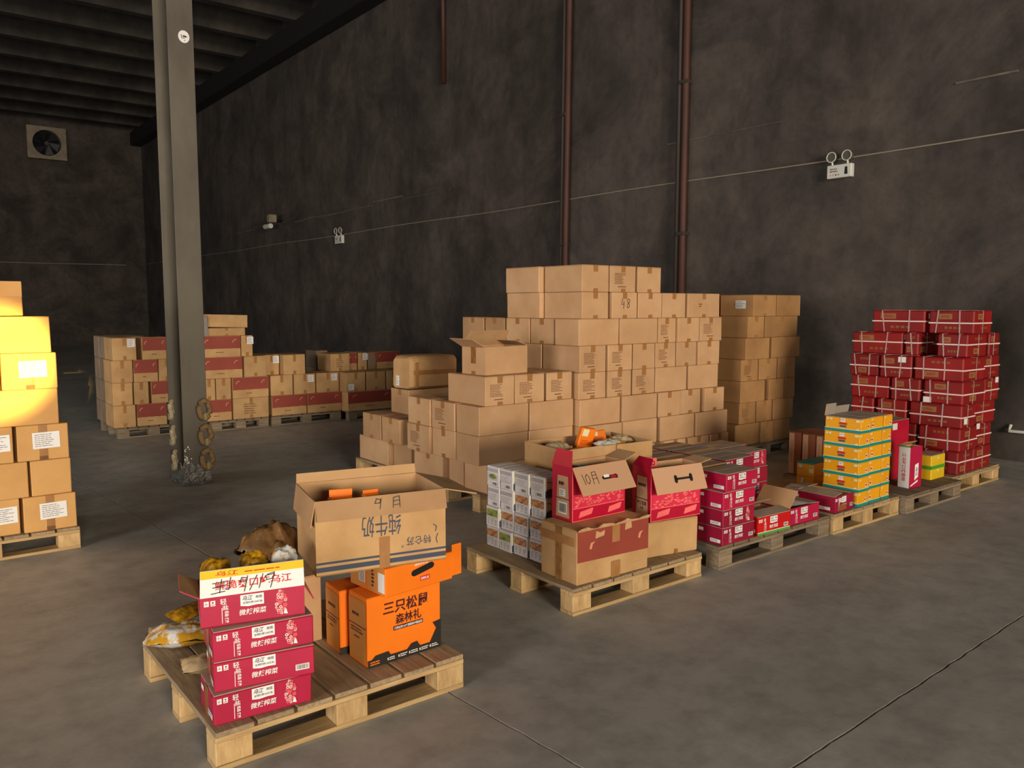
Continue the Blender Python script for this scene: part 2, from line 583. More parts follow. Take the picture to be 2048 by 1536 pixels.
def flap(o, side, length, ang, mt, inner=None, taper=.01, th=.004, lift=0.0, bend=0.0, h=None):
    """flap hinged on the rim; ang 0 = straight up, 90 = level outwards, 180 = hanging down outside.
    returns (object, frame of the face that was inside)"""
    w, d, hh = o['dims']
    h = hh if h is None else h
    if side == 'F': org, u, out, W = Vector((-w / 2, -d / 2, h)), Vector((1, 0, 0)), Vector((0, -1, 0)), w
    if side == 'B': org, u, out, W = Vector((w / 2, d / 2, h)), Vector((-1, 0, 0)), Vector((0, 1, 0)), w
    if side == 'L': org, u, out, W = Vector((-w / 2, d / 2, h)), Vector((0, -1, 0)), Vector((-1, 0, 0)), d
    if side == 'R': org, u, out, W = Vector((w / 2, -d / 2, h)), Vector((0, 1, 0)), Vector((1, 0, 0)), d
    up = Vector((0, 0, 1))
    a = R(ang)
    v = up * math.cos(a) + out * math.sin(a)
    n = out * math.cos(a) - up * math.sin(a)          # faces outwards when the flap is shut upright; the printed side
    n = -n
    org = org + out * .001
    mb = MB()
    K = 4
    rows = []
    for i in range(K + 1):
        t = i / K
        off = bend * t * t
        ta = taper * t
        rows.append([org + u * ta + v * length * t + n * off, org + u * (W - ta) + v * length * t + n * off])
    vs = []
    for r0, r1 in rows: vs += [r0, r1, r0 - n * th, r1 - n * th]
    fs = []; ms = []
    for i in range(K):
        b = 4 * i; c = b + 4
        fs += [(b, b + 1, c + 1, c), (b + 2, c + 2, c + 3, b + 3), (b, c, c + 2, b + 2), (b + 1, b + 3, c + 3, c + 1)]
        ms += [1, 0, 0, 0]
    fs += [(0, 2, 3, 1), (4 * K, 4 * K + 1, 4 * K + 3, 4 * K + 2)]; ms += [0, 0]
    mb.add(vs, fs); mb.m = ms
    f = mb.build('flap', [mt, inner or mt], o)
    return f, (org, u, v, n), (org - n * th, u, v, -n), W


ORD = ['', 'first', 'second', 'third', 'fourth', 'fifth', 'sixth', 'seventh', 'eighth', 'ninth', 'tenth', 'eleventh']


def pallet(label, x0, x1, y0, y1, h=.144, nd=7, nblock=(3, 3), wood=(None, None, None), rot=0.0, seed=1, gap=.014):
    """wooden pallet: deck boards front to back, cross boards, blocks, bottom boards; each its own part"""
    wd, wc, wb = wood[0] or WOODY, wood[1] or WOOD, wood[2] or WOODB
    rg = random.Random(seed)
    w, d = x1 - x0, y1 - y0
    root = link('pallet', None, None, ((x0 + x1) / 2, (y0 + y1) / 2, 0), (0, 0, R(rot)))
    root.empty_display_size = .1
    tag(root, label, 'pallet', None)
    k = h / .144
    t1, t2, tb = .019 * k, .020 * k, .020 * k
    bw = (w - gap * (nd - 1)) / nd
    for i in range(nd):
        m = MB(); a = -w / 2 + i * (bw + gap)
        e = rg.uniform(-.006, .004)
        m.box(a, a + bw, -d / 2 + e + .004, d / 2 - rg.uniform(0, .008), h - t1, h, 0, .002)
        m.build('deck_board', wd, root)
    bx, by = .13, .10
    ys = [-d / 2 + by / 2 + .004 + j * (d - by - .008) / (nblock[1] - 1) for j in range(nblock[1])]
    xs = [-w / 2 + bx / 2 + i * (w - bx) / (nblock[0] - 1) for i in range(nblock[0])]
    for yy in ys:
        m = MB(); m.box(-w / 2, w / 2, yy - by / 2 - .003, yy + by / 2 + .003, h - t1 - t2, h - t1 - .0002, 0, .002); m.build('cross_board', wc, root)
        m = MB(); m.box(-w / 2, w / 2, yy - by / 2 - .002, yy + by / 2 + .002, .0005, tb, 0, .002); m.build('bottom_board', wc, root)
        for xx in xs:
            m = MB(); q = rg.uniform(-.004, .004)
            m.box(xx - bx / 2, xx + bx / 2, yy - by / 2 + q, yy + by / 2 + q, tb, h - t1 - t2 - .0002, 0, .003)
            m.build('block', wb, root)
    return root


def pillow(name, parent, w, l, t, seed, mt, loc=(0, 0, 0), rot=(0, 0, 0), nx=18, ny=12, amp=1.0):
    """crumpled soft bag with sealed ends"""
    vs, fs = [], []
    for side in (1, -1):
        for j in range(ny + 1):
            for i in range(nx + 1):
                a, b = 2 * i / nx - 1, 2 * j / ny - 1
                e = max(0, 1 - abs(a) ** 2.6) ** .7 * max(0, 1 - abs(b) ** 2.6) ** .6
                nz = mnoise.noise(Vector((a * 2.3 + seed, b * 2.3, side * 3.1))) + .6 * mnoise.noise(Vector((a * 5 + seed, b * 5, side)))
                z = side * t / 2 * e * (1 + .35 * nz * amp) + t * .12 * amp * nz * (1 - e)
                px = a * w / 2 * (1 + .04 * nz); py = b * l / 2 * (1 + .05 * nz)
                vs.append((px, py, z + t / 2))
    n1 = (nx + 1) * (ny + 1)
    for j in range(ny):
        for i in range(nx):
            q = j * (nx + 1) + i
            fs.append((q, q + 1, q + nx + 2, q + nx + 1))
            fs.append((n1 + q, n1 + q + nx + 1, n1 + q + nx + 2, n1 + q + 1))
    mb = MB(); mb.add(vs, fs)
    me = mb.mesh(name, mt)
    me.polygons.foreach_set('use_smooth', [True] * len(me.polygons))
    return link(name, me, parent, loc, rot)


# ------------------------------------------------------------------ the hall
XW, YB, ZC, XL_, YF_ = 9.2, 37.0, 8.8, -14.0, -25.0
fl = MB(); fl.box(XL_ - .3, XW + .3, YF_ - .3, YB + .3, -.30, -.03)
floor = struct(fl.build('floor', BLACK))


def jline(p, q, n, amp, seed):
    rg = random.Random(seed)
    return [Vector((p[0] + (q[0] - p[0]) * i / n, p[1] + (q[1] - p[1]) * i / n)) + (Vector((rg.uniform(-amp, amp), rg.uniform(-amp, amp))) if 0 < i < n else Vector((0, 0))) for i in range(n + 1)]


ja = lambda y: 1.513 + (6.286 - y) * (1.842 - 1.513) / (6.286 - 1.953)     # joint running away from the camera
jb = lambda x: 1.502 + (x - 2.418) * .0274                                 # joint running across
cx_ = ja(1.49); cy_ = jb(cx_)
gp = .005
north = jline((ja(YB), YB), (cx_, cy_), 420, .004, 3)
south = jline((cx_, cy_), (ja(YF_), YF_), 120, .004, 4)
west = jline((XL_, jb(XL_)), (cx_, cy_), 120, .003, 5)
east = jline((cx_, cy_), (XW, jb(XW)), 120, .003, 6)


def slab(poly):
    m = MB(); m.prism([(p[0], p[1]) for p in poly], -.03, 0.0)
    struct(m.build('concrete_slab', FLOOR, floor))


off = lambda pts, dx, dy: [(p[0] + dx, p[1] + dy) for p in pts]
slab(off(west, -gp, gp) + off(north[::-1][1:], -gp, gp) + [(XL_, YB)])
slab(off(east[::-1], gp, gp) + off(north[::-1][1:], gp, gp)[0:] + [(XW, YB)])
slab(off(west[::-1], -gp, -gp) + [(XL_, YF_)] + off(south[::-1][:-1], -gp, -gp))
slab(off(east, gp, -gp) + [(XW, YF_)] + off(south[::-1][:-1], gp, -gp))

m = MB(); m.box(XW, XW + .3, YF_ - .3, YB + .3, -.03, ZC + .6); struct(m.build('wall_right', WALL))
m = MB(); m.box(XL_ - .3, XW, YB, YB + .3, -.03, ZC + .6); struct(m.build('wall_back', WALL))
m = MB()
m.box(XL_ - .3, XL_, YF_ - .3, -4.5, -.03, ZC); m.box(XL_ - .3, XL_, .5, 9.5, -.03, ZC); m.box(XL_ - .3, XL_, 14.5, YB + .3, -.03, ZC); m.box(XL_ - .3, XL_, 9.5, 14.5, 4.4, ZC); m.box(XL_ - .3, XL_, 9.5, 14.5, -.03, .8); m.box(XL_ - .3, XL_, -4.5, .5, 4.4, ZC); m.box(XL_ - .3, XL_, -4.5, .5, -.03, .8)  # the farther opening is added to match the far fill lamp
struct(m.build('wall_left', WALL))
m = MB()
m.box(XL_, -7.7, YF_ - .3, YF_, -.03, ZC); m.box(.5, XW, YF_ - .3, YF_, -.03, ZC); m.box(-7.7, .5, YF_ - .3, YF_, 8.0, ZC)
struct(m.build('wall_front', WALL))
m = MB(); m.box(XL_ - .3, XW + .3, YF_ - .3, YB + .3, ZC + .6, ZC + .8)
ceil = struct(m.build('ceiling', CEIL))
# precast roof ribs
rm = None
for i in range(33):
    yy = 37.6 - 1.93 * i
    if yy > YB - .2 or yy < YF_ + .5: continue
    if rm is None:
        m = MB()
        m.prism([(-.34, .62), (-.13, 0), (.13, 0), (.34, .62)], 0, XW - XL_)
        rm = m.mesh('rib', CEIL)
        rm.transform(Matrix(((0, 0, 1, 0), (1, 0, 0, 0), (0, 1, 0, 0), (0, 0, 0, 1))))
    struct(link('rib', rm, ceil, (XL_, yy, ZC)))
m = MB(); m.box(XW - .42, XW - .001, YF_, YB, ZC - .55, ZC + .0, 0, .02); struct(m.build('trim_1', BLACK))
# uneven plaster ledge along the right wall
rg = random.Random(11)
m = MB()
ya = -2.0
while ya < 26:
    L = rg.uniform(.5, 1.6)
    if rg.random() < .42:
        zz = 4.0 + rg.uniform(-.05, .05) - ya * .004; m.box(XW - rg.uniform(.008, .02), XW + .01, ya, ya + L, zz, zz + rg.uniform(.008, .03), 0, .004)
    ya += L
struct(m.build('trim_2', mat('pale_plaster', (120, 110, 98), .9, (84, 76, 68), 6)))

# cable along the right and the back wall
m = MB(); m.tube([(XW - .012, y, 3.36 + .012 * math.sin(y * .9)) for y in [YF_ + 1 + i * .8 for i in range(80)] if y < YB - .02], .009, 6)
tag(m.build('wall_cable', mat('pale_cable', (150, 138, 122), .6)), 'thin pale cable strung level along the right hand wall', 'cable')
m = MB(); m.tube([(x, YB - .02, 3.3 + .01 * math.sin(x)) for x in [-6 + i * .8 for i in range(19)]], .014, 6)
tag(m.build('wall_cable', MATS['pale_cable']), 'thin cable along the dark back wall below the exhaust fan', 'cable')


def pipe(y, z0, r, lab, lean=0.0):
    root = link('drain_pipe', None, None, (XW - r - .02, y, 0))
    tag(root, lab, 'pipe', None)
    m = MB(); m.tube([(0, 0, z0), (0, lean * .3, 3), (0, lean * .7, 6), (0, lean, ZC - .6)], r, 14); m.build('pipe_run', RUST, root, smooth=True)
    m = MB(); m.tube([(.0, r * 1.9, z0), (.0, r * 1.9 + lean, ZC - .6)], r * .8, 10); m.build('shadow_band_tube', STEELD, root, smooth=True)  # added dark tube standing in for the shadow and stain band beside the pipe
    for z in (2.6, 4.7, 6.8):
        m = MB(); m.box(-r - .008, r + .01, -r - .012, r + .012, z, z + .05, 0, .004); m.build('clamp', STEELD, root)


pipe(10.22, .02, .055, 'rust brown drain pipe rising behind the tallest carton column', -.12)
pipe(7.70, .02, .054, 'rust brown drain pipe rising behind the right part of the carton pile', -.02)
m = MB(); m.tube([(XW - .05, 13.87, 6.0), (XW - .05, 13.87, ZC - .6)], .045, 10)
tag(m.build('short_pipe', RUST, smooth=True), 'dim short pipe high on the right wall left of the rust pipes', 'pipe')


def emergency_light(y, z, lab, s=1.0, yaw=0.0):
    root = link('emergency_light', None, None, (XW - .03, y, z), (0, 0, yaw))
    tag(root, lab, 'lamp', None)
    w, h = .31 * s, .155 * s
    m = MB(); m.box(-.05, .02, -w / 2, w / 2, 0, h, 0, .006); m.build('housing', PLASTIC, root)
    fr = ((-.05, w / 2, 0), (0, -1, 0), (0, 0, 1), (-1, 0, 0))
    p = Pr(fr); r2 = random.Random(2)
    p.lines(w * .12, h * .42, w * .56, h * .78, 2, GREY, r2, .6)
    for i, c in enumerate((PINK, PINK, INK, GREY)): p.rect(w * (.13 + .11 * i), h * .18, w * (.18 + .11 * i), h * .3, c)
    p.poly([(w * .72, h * .22), (w * .86, h * .22), (w * .84, h * .78), (w * .74, h * .78)], DARK)
    p.build('printed_text', root)
    for sy in (.33, -.30):
        m = MB(); m.tube([(-.02, w * sy, h), (-.03, w * sy, h + .05 * s)], .012 * s, 8); nk = m.build('neck', PLASTIC, root)
        c = Vector((-.05, w * sy, h + .095 * s)); r = .058 * s
        m = MB(); m.tube([(c.x, c.y, c.z), (c.x + .05, c.y, c.z)], r, 18); hd = m.build('lamp_head', LENS, root)
        m = MB(); m.tube([(c.x - .005, c.y + r * math.cos(a), c.z + r * math.sin(a)) for a in [2 * math.pi * i / 20 for i in range(20)]], .006 * s, 6, closed=True); m.build('rim', PLASTIC, hd)
    return root


emergency_light(5.33, 3.12, 'white emergency light with two round lamps on the right wall, nearer the camera')
emergency_light(18.6, 3.14, 'small white emergency light with two lamps on the far right wall', 1.25)
root = link('security_camera', None, None, (XW - .02, 22.2, 4.0)); tag(root, 'small security camera on a bracket high on the far right wall', 'camera')
m = MB(); m.tube([(0, 0, 0), (-.25, 0, -.02)], .03, 8); m.build('bracket', DARK, root)
m = MB(); m.box(-.42, -.2, -.12, .1, -.08, .14, 0, .02); m.build('housing', FANF, root)
m = MB(); m.tube([(-.3, .1, -.16), (-.3, .5, -.16)], .07, 10); m.build('lens_barrel', PLASTIC, root)

m = MB(); yq = y_at(2018, XW - .05, 862); zq = (Vector((0, 0, CAM_H)) + ray(2018, 862) * ((XW - .05) / ray(2018, 862).x)).z
m.tube([(XW - .01, yq, zq + .06), (XW - .05, yq, zq), (XW - .05, yq - .9, zq + .02)], .016, 8)
tag(m.build('wall_pipe', PLASTIC), 'short pale pipe low on the wall right of the red stack', 'pipe')

# exhaust fan on the back wall
fx0, fx1 = x_at(52, YB, 290), x_at(130, YB, 290)
fz1 = (Vector((0, 0, CAM_H)) + ray(90, 256) * (YB / ray(90, 256).y)).z
fz0 = (Vector((0, 0, CAM_H)) + ray(90, 320) * (YB / ray(90, 320).y)).z
S = fx1 - fx0; cz = (fz0 + fz1) / 2; cxf = (fx0 + fx1) / 2
root = link('exhaust_fan', None, None, (cxf, YB, cz)); tag(root, 'square exhaust fan with a dark round opening high on the back wall', 'fan')
m = MB(); n = 32; hS = S / 2; hz = (fz1 - fz0) / 2; rr = min(hS, hz) * .80
outer = []
for i in range(n):
    a = 2 * math.pi * i / n; c, s_ = math.cos(a), math.sin(a); k = 1 / max(abs(c), abs(s_)); outer.append((c * k * hS, s_ * k * hz))
for i in range(n):
    j = (i + 1) % n; a, b = 2 * math.pi * i / n, 2 * math.pi * j / n
    p = [(outer[i][0], -.30, outer[i][1]), (outer[j][0], -.30, outer[j][1]), (rr * math.cos(b), -.30, rr * math.sin(b)), (rr * math.cos(a), -.30, rr * math.sin(a))]
    q = [(x, -.001, z) for x, y, z in p]
    m.add(p + q, [(0, 1, 2, 3), (0, 4, 5, 1), (3, 2, 6, 7)])
m.build('frame', FANF, root)
m = MB(); m.tube([(0, -.02, 0), (0, -.004, 0)], rr, 32); m.build('backing', BLACK, root)
m = MB(); m.tube([(0, -.22, 0), (0, -.03, 0)], rr * .16, 14); m.build('hub', STEELD, root)
for i in range(6):
    a = 2 * math.pi * i / 6 + .3
    m = MB()
    M = Matrix.Rotation(a, 4, 'Y')
    m.add([(.12 * rr, -.10, -.06), (.9 * rr, -.12, -.16), (.92 * rr, -.20, .14), (.12 * rr, -.16, .06)], [(0, 1, 2, 3), (3, 2, 1, 0)], 0, M)
    m.build('blade', DARK, root)

# ------------------------------------------------------------------ steel column
px0, px1, py0, py1 = 2.09, 2.305, 7.40, 7.76
col = link('steel_column', None, None, ((px0 + px1) / 2, (py0 + py1) / 2, 0)); tag(col, 'tall grey steel column with wide flanges standing on the floor', 'column')
w, d = px1 - px0, py1 - py0
m = MB(); m.box(-w / 2, w / 2, -d / 2, -d / 2 + .016, .0, ZC, 0, .003); m.build('front_flange', STEEL, col)
m = MB(); m.box(-w / 2 - .02, w / 2, d / 2 - .016, d / 2, .0, ZC, 0, .003); m.build('rear_flange', STEEL, col)
m = MB(); m.box(-.006, .006, -d / 2 + .016, d / 2 - .016, .0, ZC); m.build('web', STEEL, col)
m = MB(); m.box(-w / 2 + .03, -w / 2 + .05, -d / 2 + .02, -d / 2 + .045, .4, 7.5); m.build('cable_duct', STEELD, col)
rg = random.Random(5)
m = MB()
n, rows = 40, 9
ring = []
for j in range(rows):
    for i in range(n):
        t = i / n * 4; s_ = int(t); f = t - s_
        c = [(-1, -1), (1, -1), (1, 1), (-1, 1), (-1, -1)]
        x = (c[s_][0] + (c[s_ + 1][0] - c[s_][0]) * f) * (w / 2 + .012); y = (c[s_][1] + (c[s_ + 1][1] - c[s_][1]) * f) * (d / 2 + .012)
        k = 1 + rg.uniform(-.03, .05) + (.12 if j == 0 else 0)
        ring.append((x * k, y * k, .004 + j * .021 + (rg.uniform(-.02, .05) if j == rows - 1 else 0)))
m.add(ring, [(j * n + i, j * n + (i + 1) % n, (j + 1) * n + (i + 1) % n, (j + 1) * n + i) for j in range(rows - 1) for i in range(n)])
m.build('foil_wrap', FILM, col)
p = Pr(((-w / 2, -d / 2, 0), (1, 0, 0), (0, 0, 1), (0, -1, 0)))
zc = 3.90
p.disc(w * .62, zc, .047, .052, STICK, 20).up()
r2 = random.Random(9)
p.stroke([(w * .62 - .022, zc + .016), (w * .62 - .018, zc - .012), (w * .62 + .006, zc - .014)], .005, INK).rect(w * .62 - .006, zc - .006, w * .62 + .020, zc + .012, GREY).stroke([(w * .62 - .012, zc + .004), (w * .62 + .026, zc + .002)], .006, INK).rect(w * .62 + .004, zc - .034, w * .62 + .010, zc - .026, INK)
tag(p.build('sticker', col), 'round white sticker with a dark mark')
p = Pr(((-w / 2, -d / 2, 0), (1, 0, 0), (0, 0, 1), (0, -1, 0)))
for i in range(46):
    a, b = abs(rg.gauss(0, .02)) + .004, .12 + abs(rg.gauss(0, .13)); s_ = rg.uniform(.003, .008)
    p.disc(a, b, s_, s_ * rg.uniform(.6, 2.2), STICK, 7)
p.build('paint_splash', col)


def ringo(c, rx, rz, r, mt, lab, yaw):
    pts = []
    for i in range(28):
        a = 2 * math.pi * i / 28
        pts.append((rx * math.cos(a), 0.006 * math.sin(3 * a), rz * math.sin(a)))
    m = MB(); m.tube(pts, r, 9, closed=True)
    q = m.build('rope_coil', mt, None, c, (0, 0, yaw), smooth=True); tag(q, lab, 'coil', None)
    m = MB(); m.box(-.014, .014, -.02, .03, -rz - .01, -rz * .35, 0, .004); m.build('hanging_tab', mat('olive_tab', (150, 142, 100), .8), q)
    return q


for i, z in enumerate((.675, .445, .225)):
    ringo((px1 - .035 + .006 * i, py0 - .035, z), .050, .082, .023, ROPE, ['topmost', 'middle', 'lowest'][i] + ' of three tan rope coils on the right edge of the steel column', .2)
    ringo((px0 - .035, py0 + .22 - .03 * i, z - .01), .045, .08, .020, ROPEW, ['topmost', 'middle', 'lowest'][i] + ' of three pale rope coils on the left side of the steel column', 1.2)

# ------------------------------------------------------------------ brown carton piles
HB = .2247
Z0 = .1445


def wl(s, cap=16):
    assert len(s.split()) <= cap, s
    return s


def lay(pile, rows, h, yf, xl, mt, noun, group, z0=Z0, yo=None, xo=None, lfeat=True):
    """rows from the top: (front list, left list); front (x0,x1,depth,mark), left (y0,y1,width,mark).
    mark: '' plain end, T printed end, - long side, n number"""
    N = len(rows)
    for r, (front, left) in enumerate(rows):
        k = N - 1 - r
        zb = z0 + k * h
        dy = (yo[r] if yo else 0); dx = (xo[r] if xo else 0)
        items = [('L', q) for q in sorted(left, key=lambda q: -q[0])] + [('F', q) for q in front]
        for c, (side, q) in enumerate(items):
            jx, jy = RNG.uniform(-.003, .003), RNG.uniform(-.012, .006)
            feat = {'T': 'printed', '': 'taped', '-': 'plain', 'n': 'numbered', 'l': 'labelled'}[q[3][:1] if q[3] else '']
            lab = wl(f'{feat} brown carton, {ORD[c + 1]} from left in {ORD[r + 1]} row down of {noun}')
            if side == 'F':
                o = carton('carton', lab, group, q[0], q[1], yf + dy + jy, yf + dy + jy + q[2], zb, zb + h, mt, flaps=(r == 0))
                rot = R(RNG.uniform(-.35, .35)); o.rotation_euler.z = rot
                if q[3] != '-' and q[3] != 'S': add_tape(o, 'TFf' if r == 0 else 'Ff')
                if q[3].startswith('T'): print_block(o, 'F', RNG)
                if q[3] == 'n':
                    w_, d_, h_ = o['dims']; p = Pr(frame(w_, d_, h_, 'F'))
                    a, b = w_ * .36, h_ * .38
                    p.stroke([(a + .014, b + .085), (a, b + .035), (a + .036, b + .038)], .0045, INK).stroke([(a + .030, b + .065), (a + .026, b)], .0045, INK)
                    p.stroke([(a + .102, b + .072), (a + .086, b + .084), (a + .070, b + .074), (a + .072, b + .058), (a + .094, b + .040), (a + .096, b + .016), (a + .082, b + .004), (a + .070, b + .016), (a + .078, b + .040), (a + .100, b + .060), (a + .102, b + .072)], .0045, INK)
                    p.build('handwritten_number', o)
                if q[3] == '-n':
                    w_, d_, h_ = o['dims']; p = Pr(frame(w_, d_, h_, 'F')); p.lines(w_ * .34, h_ * .42, w_ * .44, h_ * .6, 2, INKB, RNG, .5); p.build('printed_text', o)
                if q[3] == 'l': sticker(o, 'F', .42, .56, .12, .078, RNG, n=4)
            else:
                x = xl + dx + RNG.uniform(-.008, .004)
                o = carton('carton', lab, group, x, x + q[2], q[0], q[1], zb, zb + h, mt, flaps=(r == 0))
                o.rotation_euler.z = R(RNG.uniform(-.3, .3))
                if q[3] != '-': add_tape(o, 'TLl' if r == 0 else 'Ll')
                if q[3].startswith('T'): print_block(o, 'L', RNG)


A = [
    ([(4.60, 4.913, .485, ''), (4.92, 5.23, .485, 'T'), (5.255, 5.565, .485, '')], [(5.43, 5.90, .31, '-')]),
    ([(4.607, 4.915, .485, ''), (4.947, 5.255, .485, 'n'), (5.265, 5.58, .485, ''), (5.585, 5.903, .485, ''), (5.927, 6.40, .31, '-n')], [(5.43, 5.90, .31, '-')]),
    ([(4.568, 5.045, .31, '-'), (5.05, 5.535, .31, '-'), (5.54, 5.79, .485, 'T'), (5.80, 6.105, .485, ''), (6.113, 6.448, .485, 'T')], [(5.26, 5.58, .485, ''), (5.589, 5.932, .485, '')]),
    ([(4.585, 4.893, .485, 'T'), (4.905, 5.207, .485, 'T'), (5.22, 5.505, .485, ''), (5.51, 5.79, .485, 'T'), (5.80, 6.09, .485, ''), (6.10, 6.417, .485, '')], [(5.43, 5.90, .31, '-')]),
    ([(4.573, 4.893, .485, 'T'), (4.905, 5.195, .485, 'T'), (5.22, 5.513, .485, 'T'), (5.52, 5.956, .31, '-'), (5.977, 6.417, .31, '-')], [(5.43, 5.90, .31, '-')]),
    ([(4.573, 5.057, .31, '-'), (5.07, 5.519, .31, '-'), (5.53, 5.828, .485, ''), (5.84, 6.138, .485, ''), (6.19, 6.487, .485, '')], [(5.26, 5.58, .485, ''), (5.59, 5.90, .485, '')]),
    ([(4.585, 5.057, .31, '-'), (5.07, 5.519, .31, '-'), (5.56, 6.035, .31, '-'), (6.05, 6.527, .31, '-')], [(5.26, 5.58, .485, ''), (5.59, 5.90, .485, '')]),
    ([(4.585, 5.057, .31, '-'), (5.07, 5.47, .31, '-'), (5.607, 5.905, .485, ''), (5.934, 6.242, .485, ''), (6.257, 6.535, .485, 'T')], [(5.26, 5.58, .485, ''), (5.59, 5.90, .485, '')]),
]
pallet('wooden pallet under the left part of the tall carton pile', 4.56, 5.54, 4.93, 5.93, seed=3)
pallet('wooden pallet under the right part of the tall carton pile', 5.58, 6.56, 4.90, 5.90, seed=4)
lay('A', A, HB, 4.93, 4.585, CARD, 'the tall pile', 'brown cartons of the tall pile', yo=[0, 0, 0, 0, 0, -.02, -.03, -.04], xo=[-.035, -.02, 0, 0, 0, 0, 0, 0])
# two cartons behind it on their own pallet, on hidden ones
pallet('wooden pallet behind the tall carton pile', 4.58, 5.56, 5.97, 6.90, seed=5)
for k in range(6):
    for j, (a, b) in enumerate(((5.96, 6.27), (6.29, 6.65))):
        lab = f'brown carton {"nearer" if j == 0 else "further"} in the back column behind the tall pile, ' + (['lowest', 'second up', 'third up', 'fourth up', 'fifth up', 'topmost'][k])
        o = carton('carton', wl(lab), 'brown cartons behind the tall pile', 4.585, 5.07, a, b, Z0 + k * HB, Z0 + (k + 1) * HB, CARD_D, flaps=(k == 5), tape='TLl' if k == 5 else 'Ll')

# lower pile in front of it
HBL = .229
B = [
    ([(3.63, 3.917, .52, 'T'), (3.92, 4.23, .52, 'T'), (4.255, 4.535, .52, 'T')], []),
    ([(3.574, 4.07, .31, '-'), (4.075, 4.55, .31, '-')], [(5.29, 5.632, .485, 'T'), ]),
    ([(3.574, 4.07, .31, '-'), (4.075, 4.55, .31, '-')], [(5.29, 5.632, .485, '')]),
    ([(3.65, 4.10, .31, '-'), (4.105, 4.55, .31, '-')], [(5.29, 5.50, .485, '-')]),
]
pallet('wooden pallet under the lower carton pile', 3.60, 4.55, 4.99, 5.98, seed=6)
lay('B', B, HBL, 4.97, 3.574, CARD, 'the lower pile', 'brown cartons of the lower pile', xo=[0, 0, 0, .07])
E_ = [('carton', 3.56, 4.05, 5.64, 6.0, 2, 'top'), ('carton', 3.55, 4.04, 5.64, 6.0, 1, 'middle'), ('carton', 3.60, 4.09, 5.52, 5.97, 0, 'bottom')]
for nme, a, b, c, d, k, wd in E_:
    o = carton(nme, wl(f'brown carton, {wd} one of the column at the far left end of the lower pile'), 'brown cartons at the end of the lower pile', a, b, c, d, Z0 + k * HBL, Z0 + (k + 1) * HBL, CARD, flaps=(k == 2), tape='TLl' if k == 2 else 'Ll', topmat=CARD)
    if k == 1: print_block(o, 'L', RNG)
    if k == 2:
        p = Pr(frame(*o['dims'], 'T')); p.k = 4; p.rect(.25, .16, .38, .22, STICK); tag(p.build('paper_slip', o), 'white paper slip on the lid')
pallet('wooden pallet under the low cartons left of the lower pile', 3.58, 4.52, 6.06, 7.02, seed=7)
carton('carton', 'plain brown carton lowest at the left end, long side showing', 'low brown cartons', 3.60, 4.09, 6.43, 6.98, Z0, Z0 + HBL, CARD)
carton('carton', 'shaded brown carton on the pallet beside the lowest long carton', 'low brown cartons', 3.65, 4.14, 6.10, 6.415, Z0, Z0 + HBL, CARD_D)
for j, (a, b) in enumerate(((6.16, 6.49), (6.51, 6.857))):
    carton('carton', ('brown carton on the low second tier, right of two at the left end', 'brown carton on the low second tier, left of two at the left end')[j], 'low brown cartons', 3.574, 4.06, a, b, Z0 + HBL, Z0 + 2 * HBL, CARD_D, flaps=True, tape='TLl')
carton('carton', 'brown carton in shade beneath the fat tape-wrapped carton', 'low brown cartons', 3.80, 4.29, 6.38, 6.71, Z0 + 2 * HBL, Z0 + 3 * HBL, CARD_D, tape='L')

# fat, tape-wrapped carton lying on top
zg = Z0 + 3 * HBL
m = MB()
w, d, h = .535, .315, .305
prof = [(-d / 2, .02), (-d / 2, h * .86), (-d / 2 + .02, h * .95), (-d / 2 + .05, h), (d / 2 - .03, h), (d / 2, h * .9), (d / 2, .02), (d / 2 - .03, 0), (-d / 2 + .03, 0)]
nP = len(prof)
xs = [-w / 2, -w / 2 + .03, -w / 2 + .08, -.08, .08, w / 2 - .06, w / 2 - .02, w / 2]
sc = [.80, .92, .98, 1.0, 1.01, 1.0, .99, .97]
vs = []
for x, s_ in zip(xs, sc):
    for (y, z) in prof: vs.append((x, y * s_, h / 2 + (z - h / 2) * (s_ if z > .1 else 1.0)))
fs = [(i * nP + j, (i + 1) * nP + j, (i + 1) * nP + (j + 1) % nP, i * nP + (j + 1) % nP) for i in range(len(xs) - 1) for j in range(nP)]
fs += [tuple(range(nP)), tuple((len(xs) - 1) * nP + j for j in reversed(range(nP)))]
m.add(vs, fs)
o = m.build('wrapped_carton', CARD_K, None, (4.07, 6.385 + d / 2, zg), (0, R(1.0), R(5.5)))
o.location.z += .006
tag(o, 'bulging rounded carton wrapped with tape lying atop the lower pile', 'box')
o['dims'] = (w, d, h)
m = MB(); m.box(-w / 2 + .03, w / 2 - .02, -d / 2 - .004, -d / 2 - .001, h * .42, h * .56); m.build('tape', TAPE, o)
m = MB(); m.box(-w / 2 + .045, -w / 2 + .075, -d / 2 - .003, -d / 2 + .001, .01, h * .8); m.build('tape', TAPE, o)
sticker(o, 'L', .32, .22, .05, .09, RNG, n=4)

# opened carton on top of the lower pile
o = rim_box('open_carton', 'opened brown carton with raised flaps on top of the lower pile', 'box', None, .445, .285, .222, (3.895, 5.19, Z0 + 4 * HBL + .0008), 4.0, CARD, CARD_IN)
flap(o, 'L', .14, 62, CARD, CARD_IN, .004)
flap(o, 'B', .15, -38, CARD, CARD_IN, .02)
flap(o, 'R', .12, -70, CARD, CARD_IN, .01)
add_tape(o, 'Ll'); m = MB(); m.box(-.445 / 2 - .0012, -.2225, -.03, .03, .09, .222); m.build('tape', TAPE_D, o)

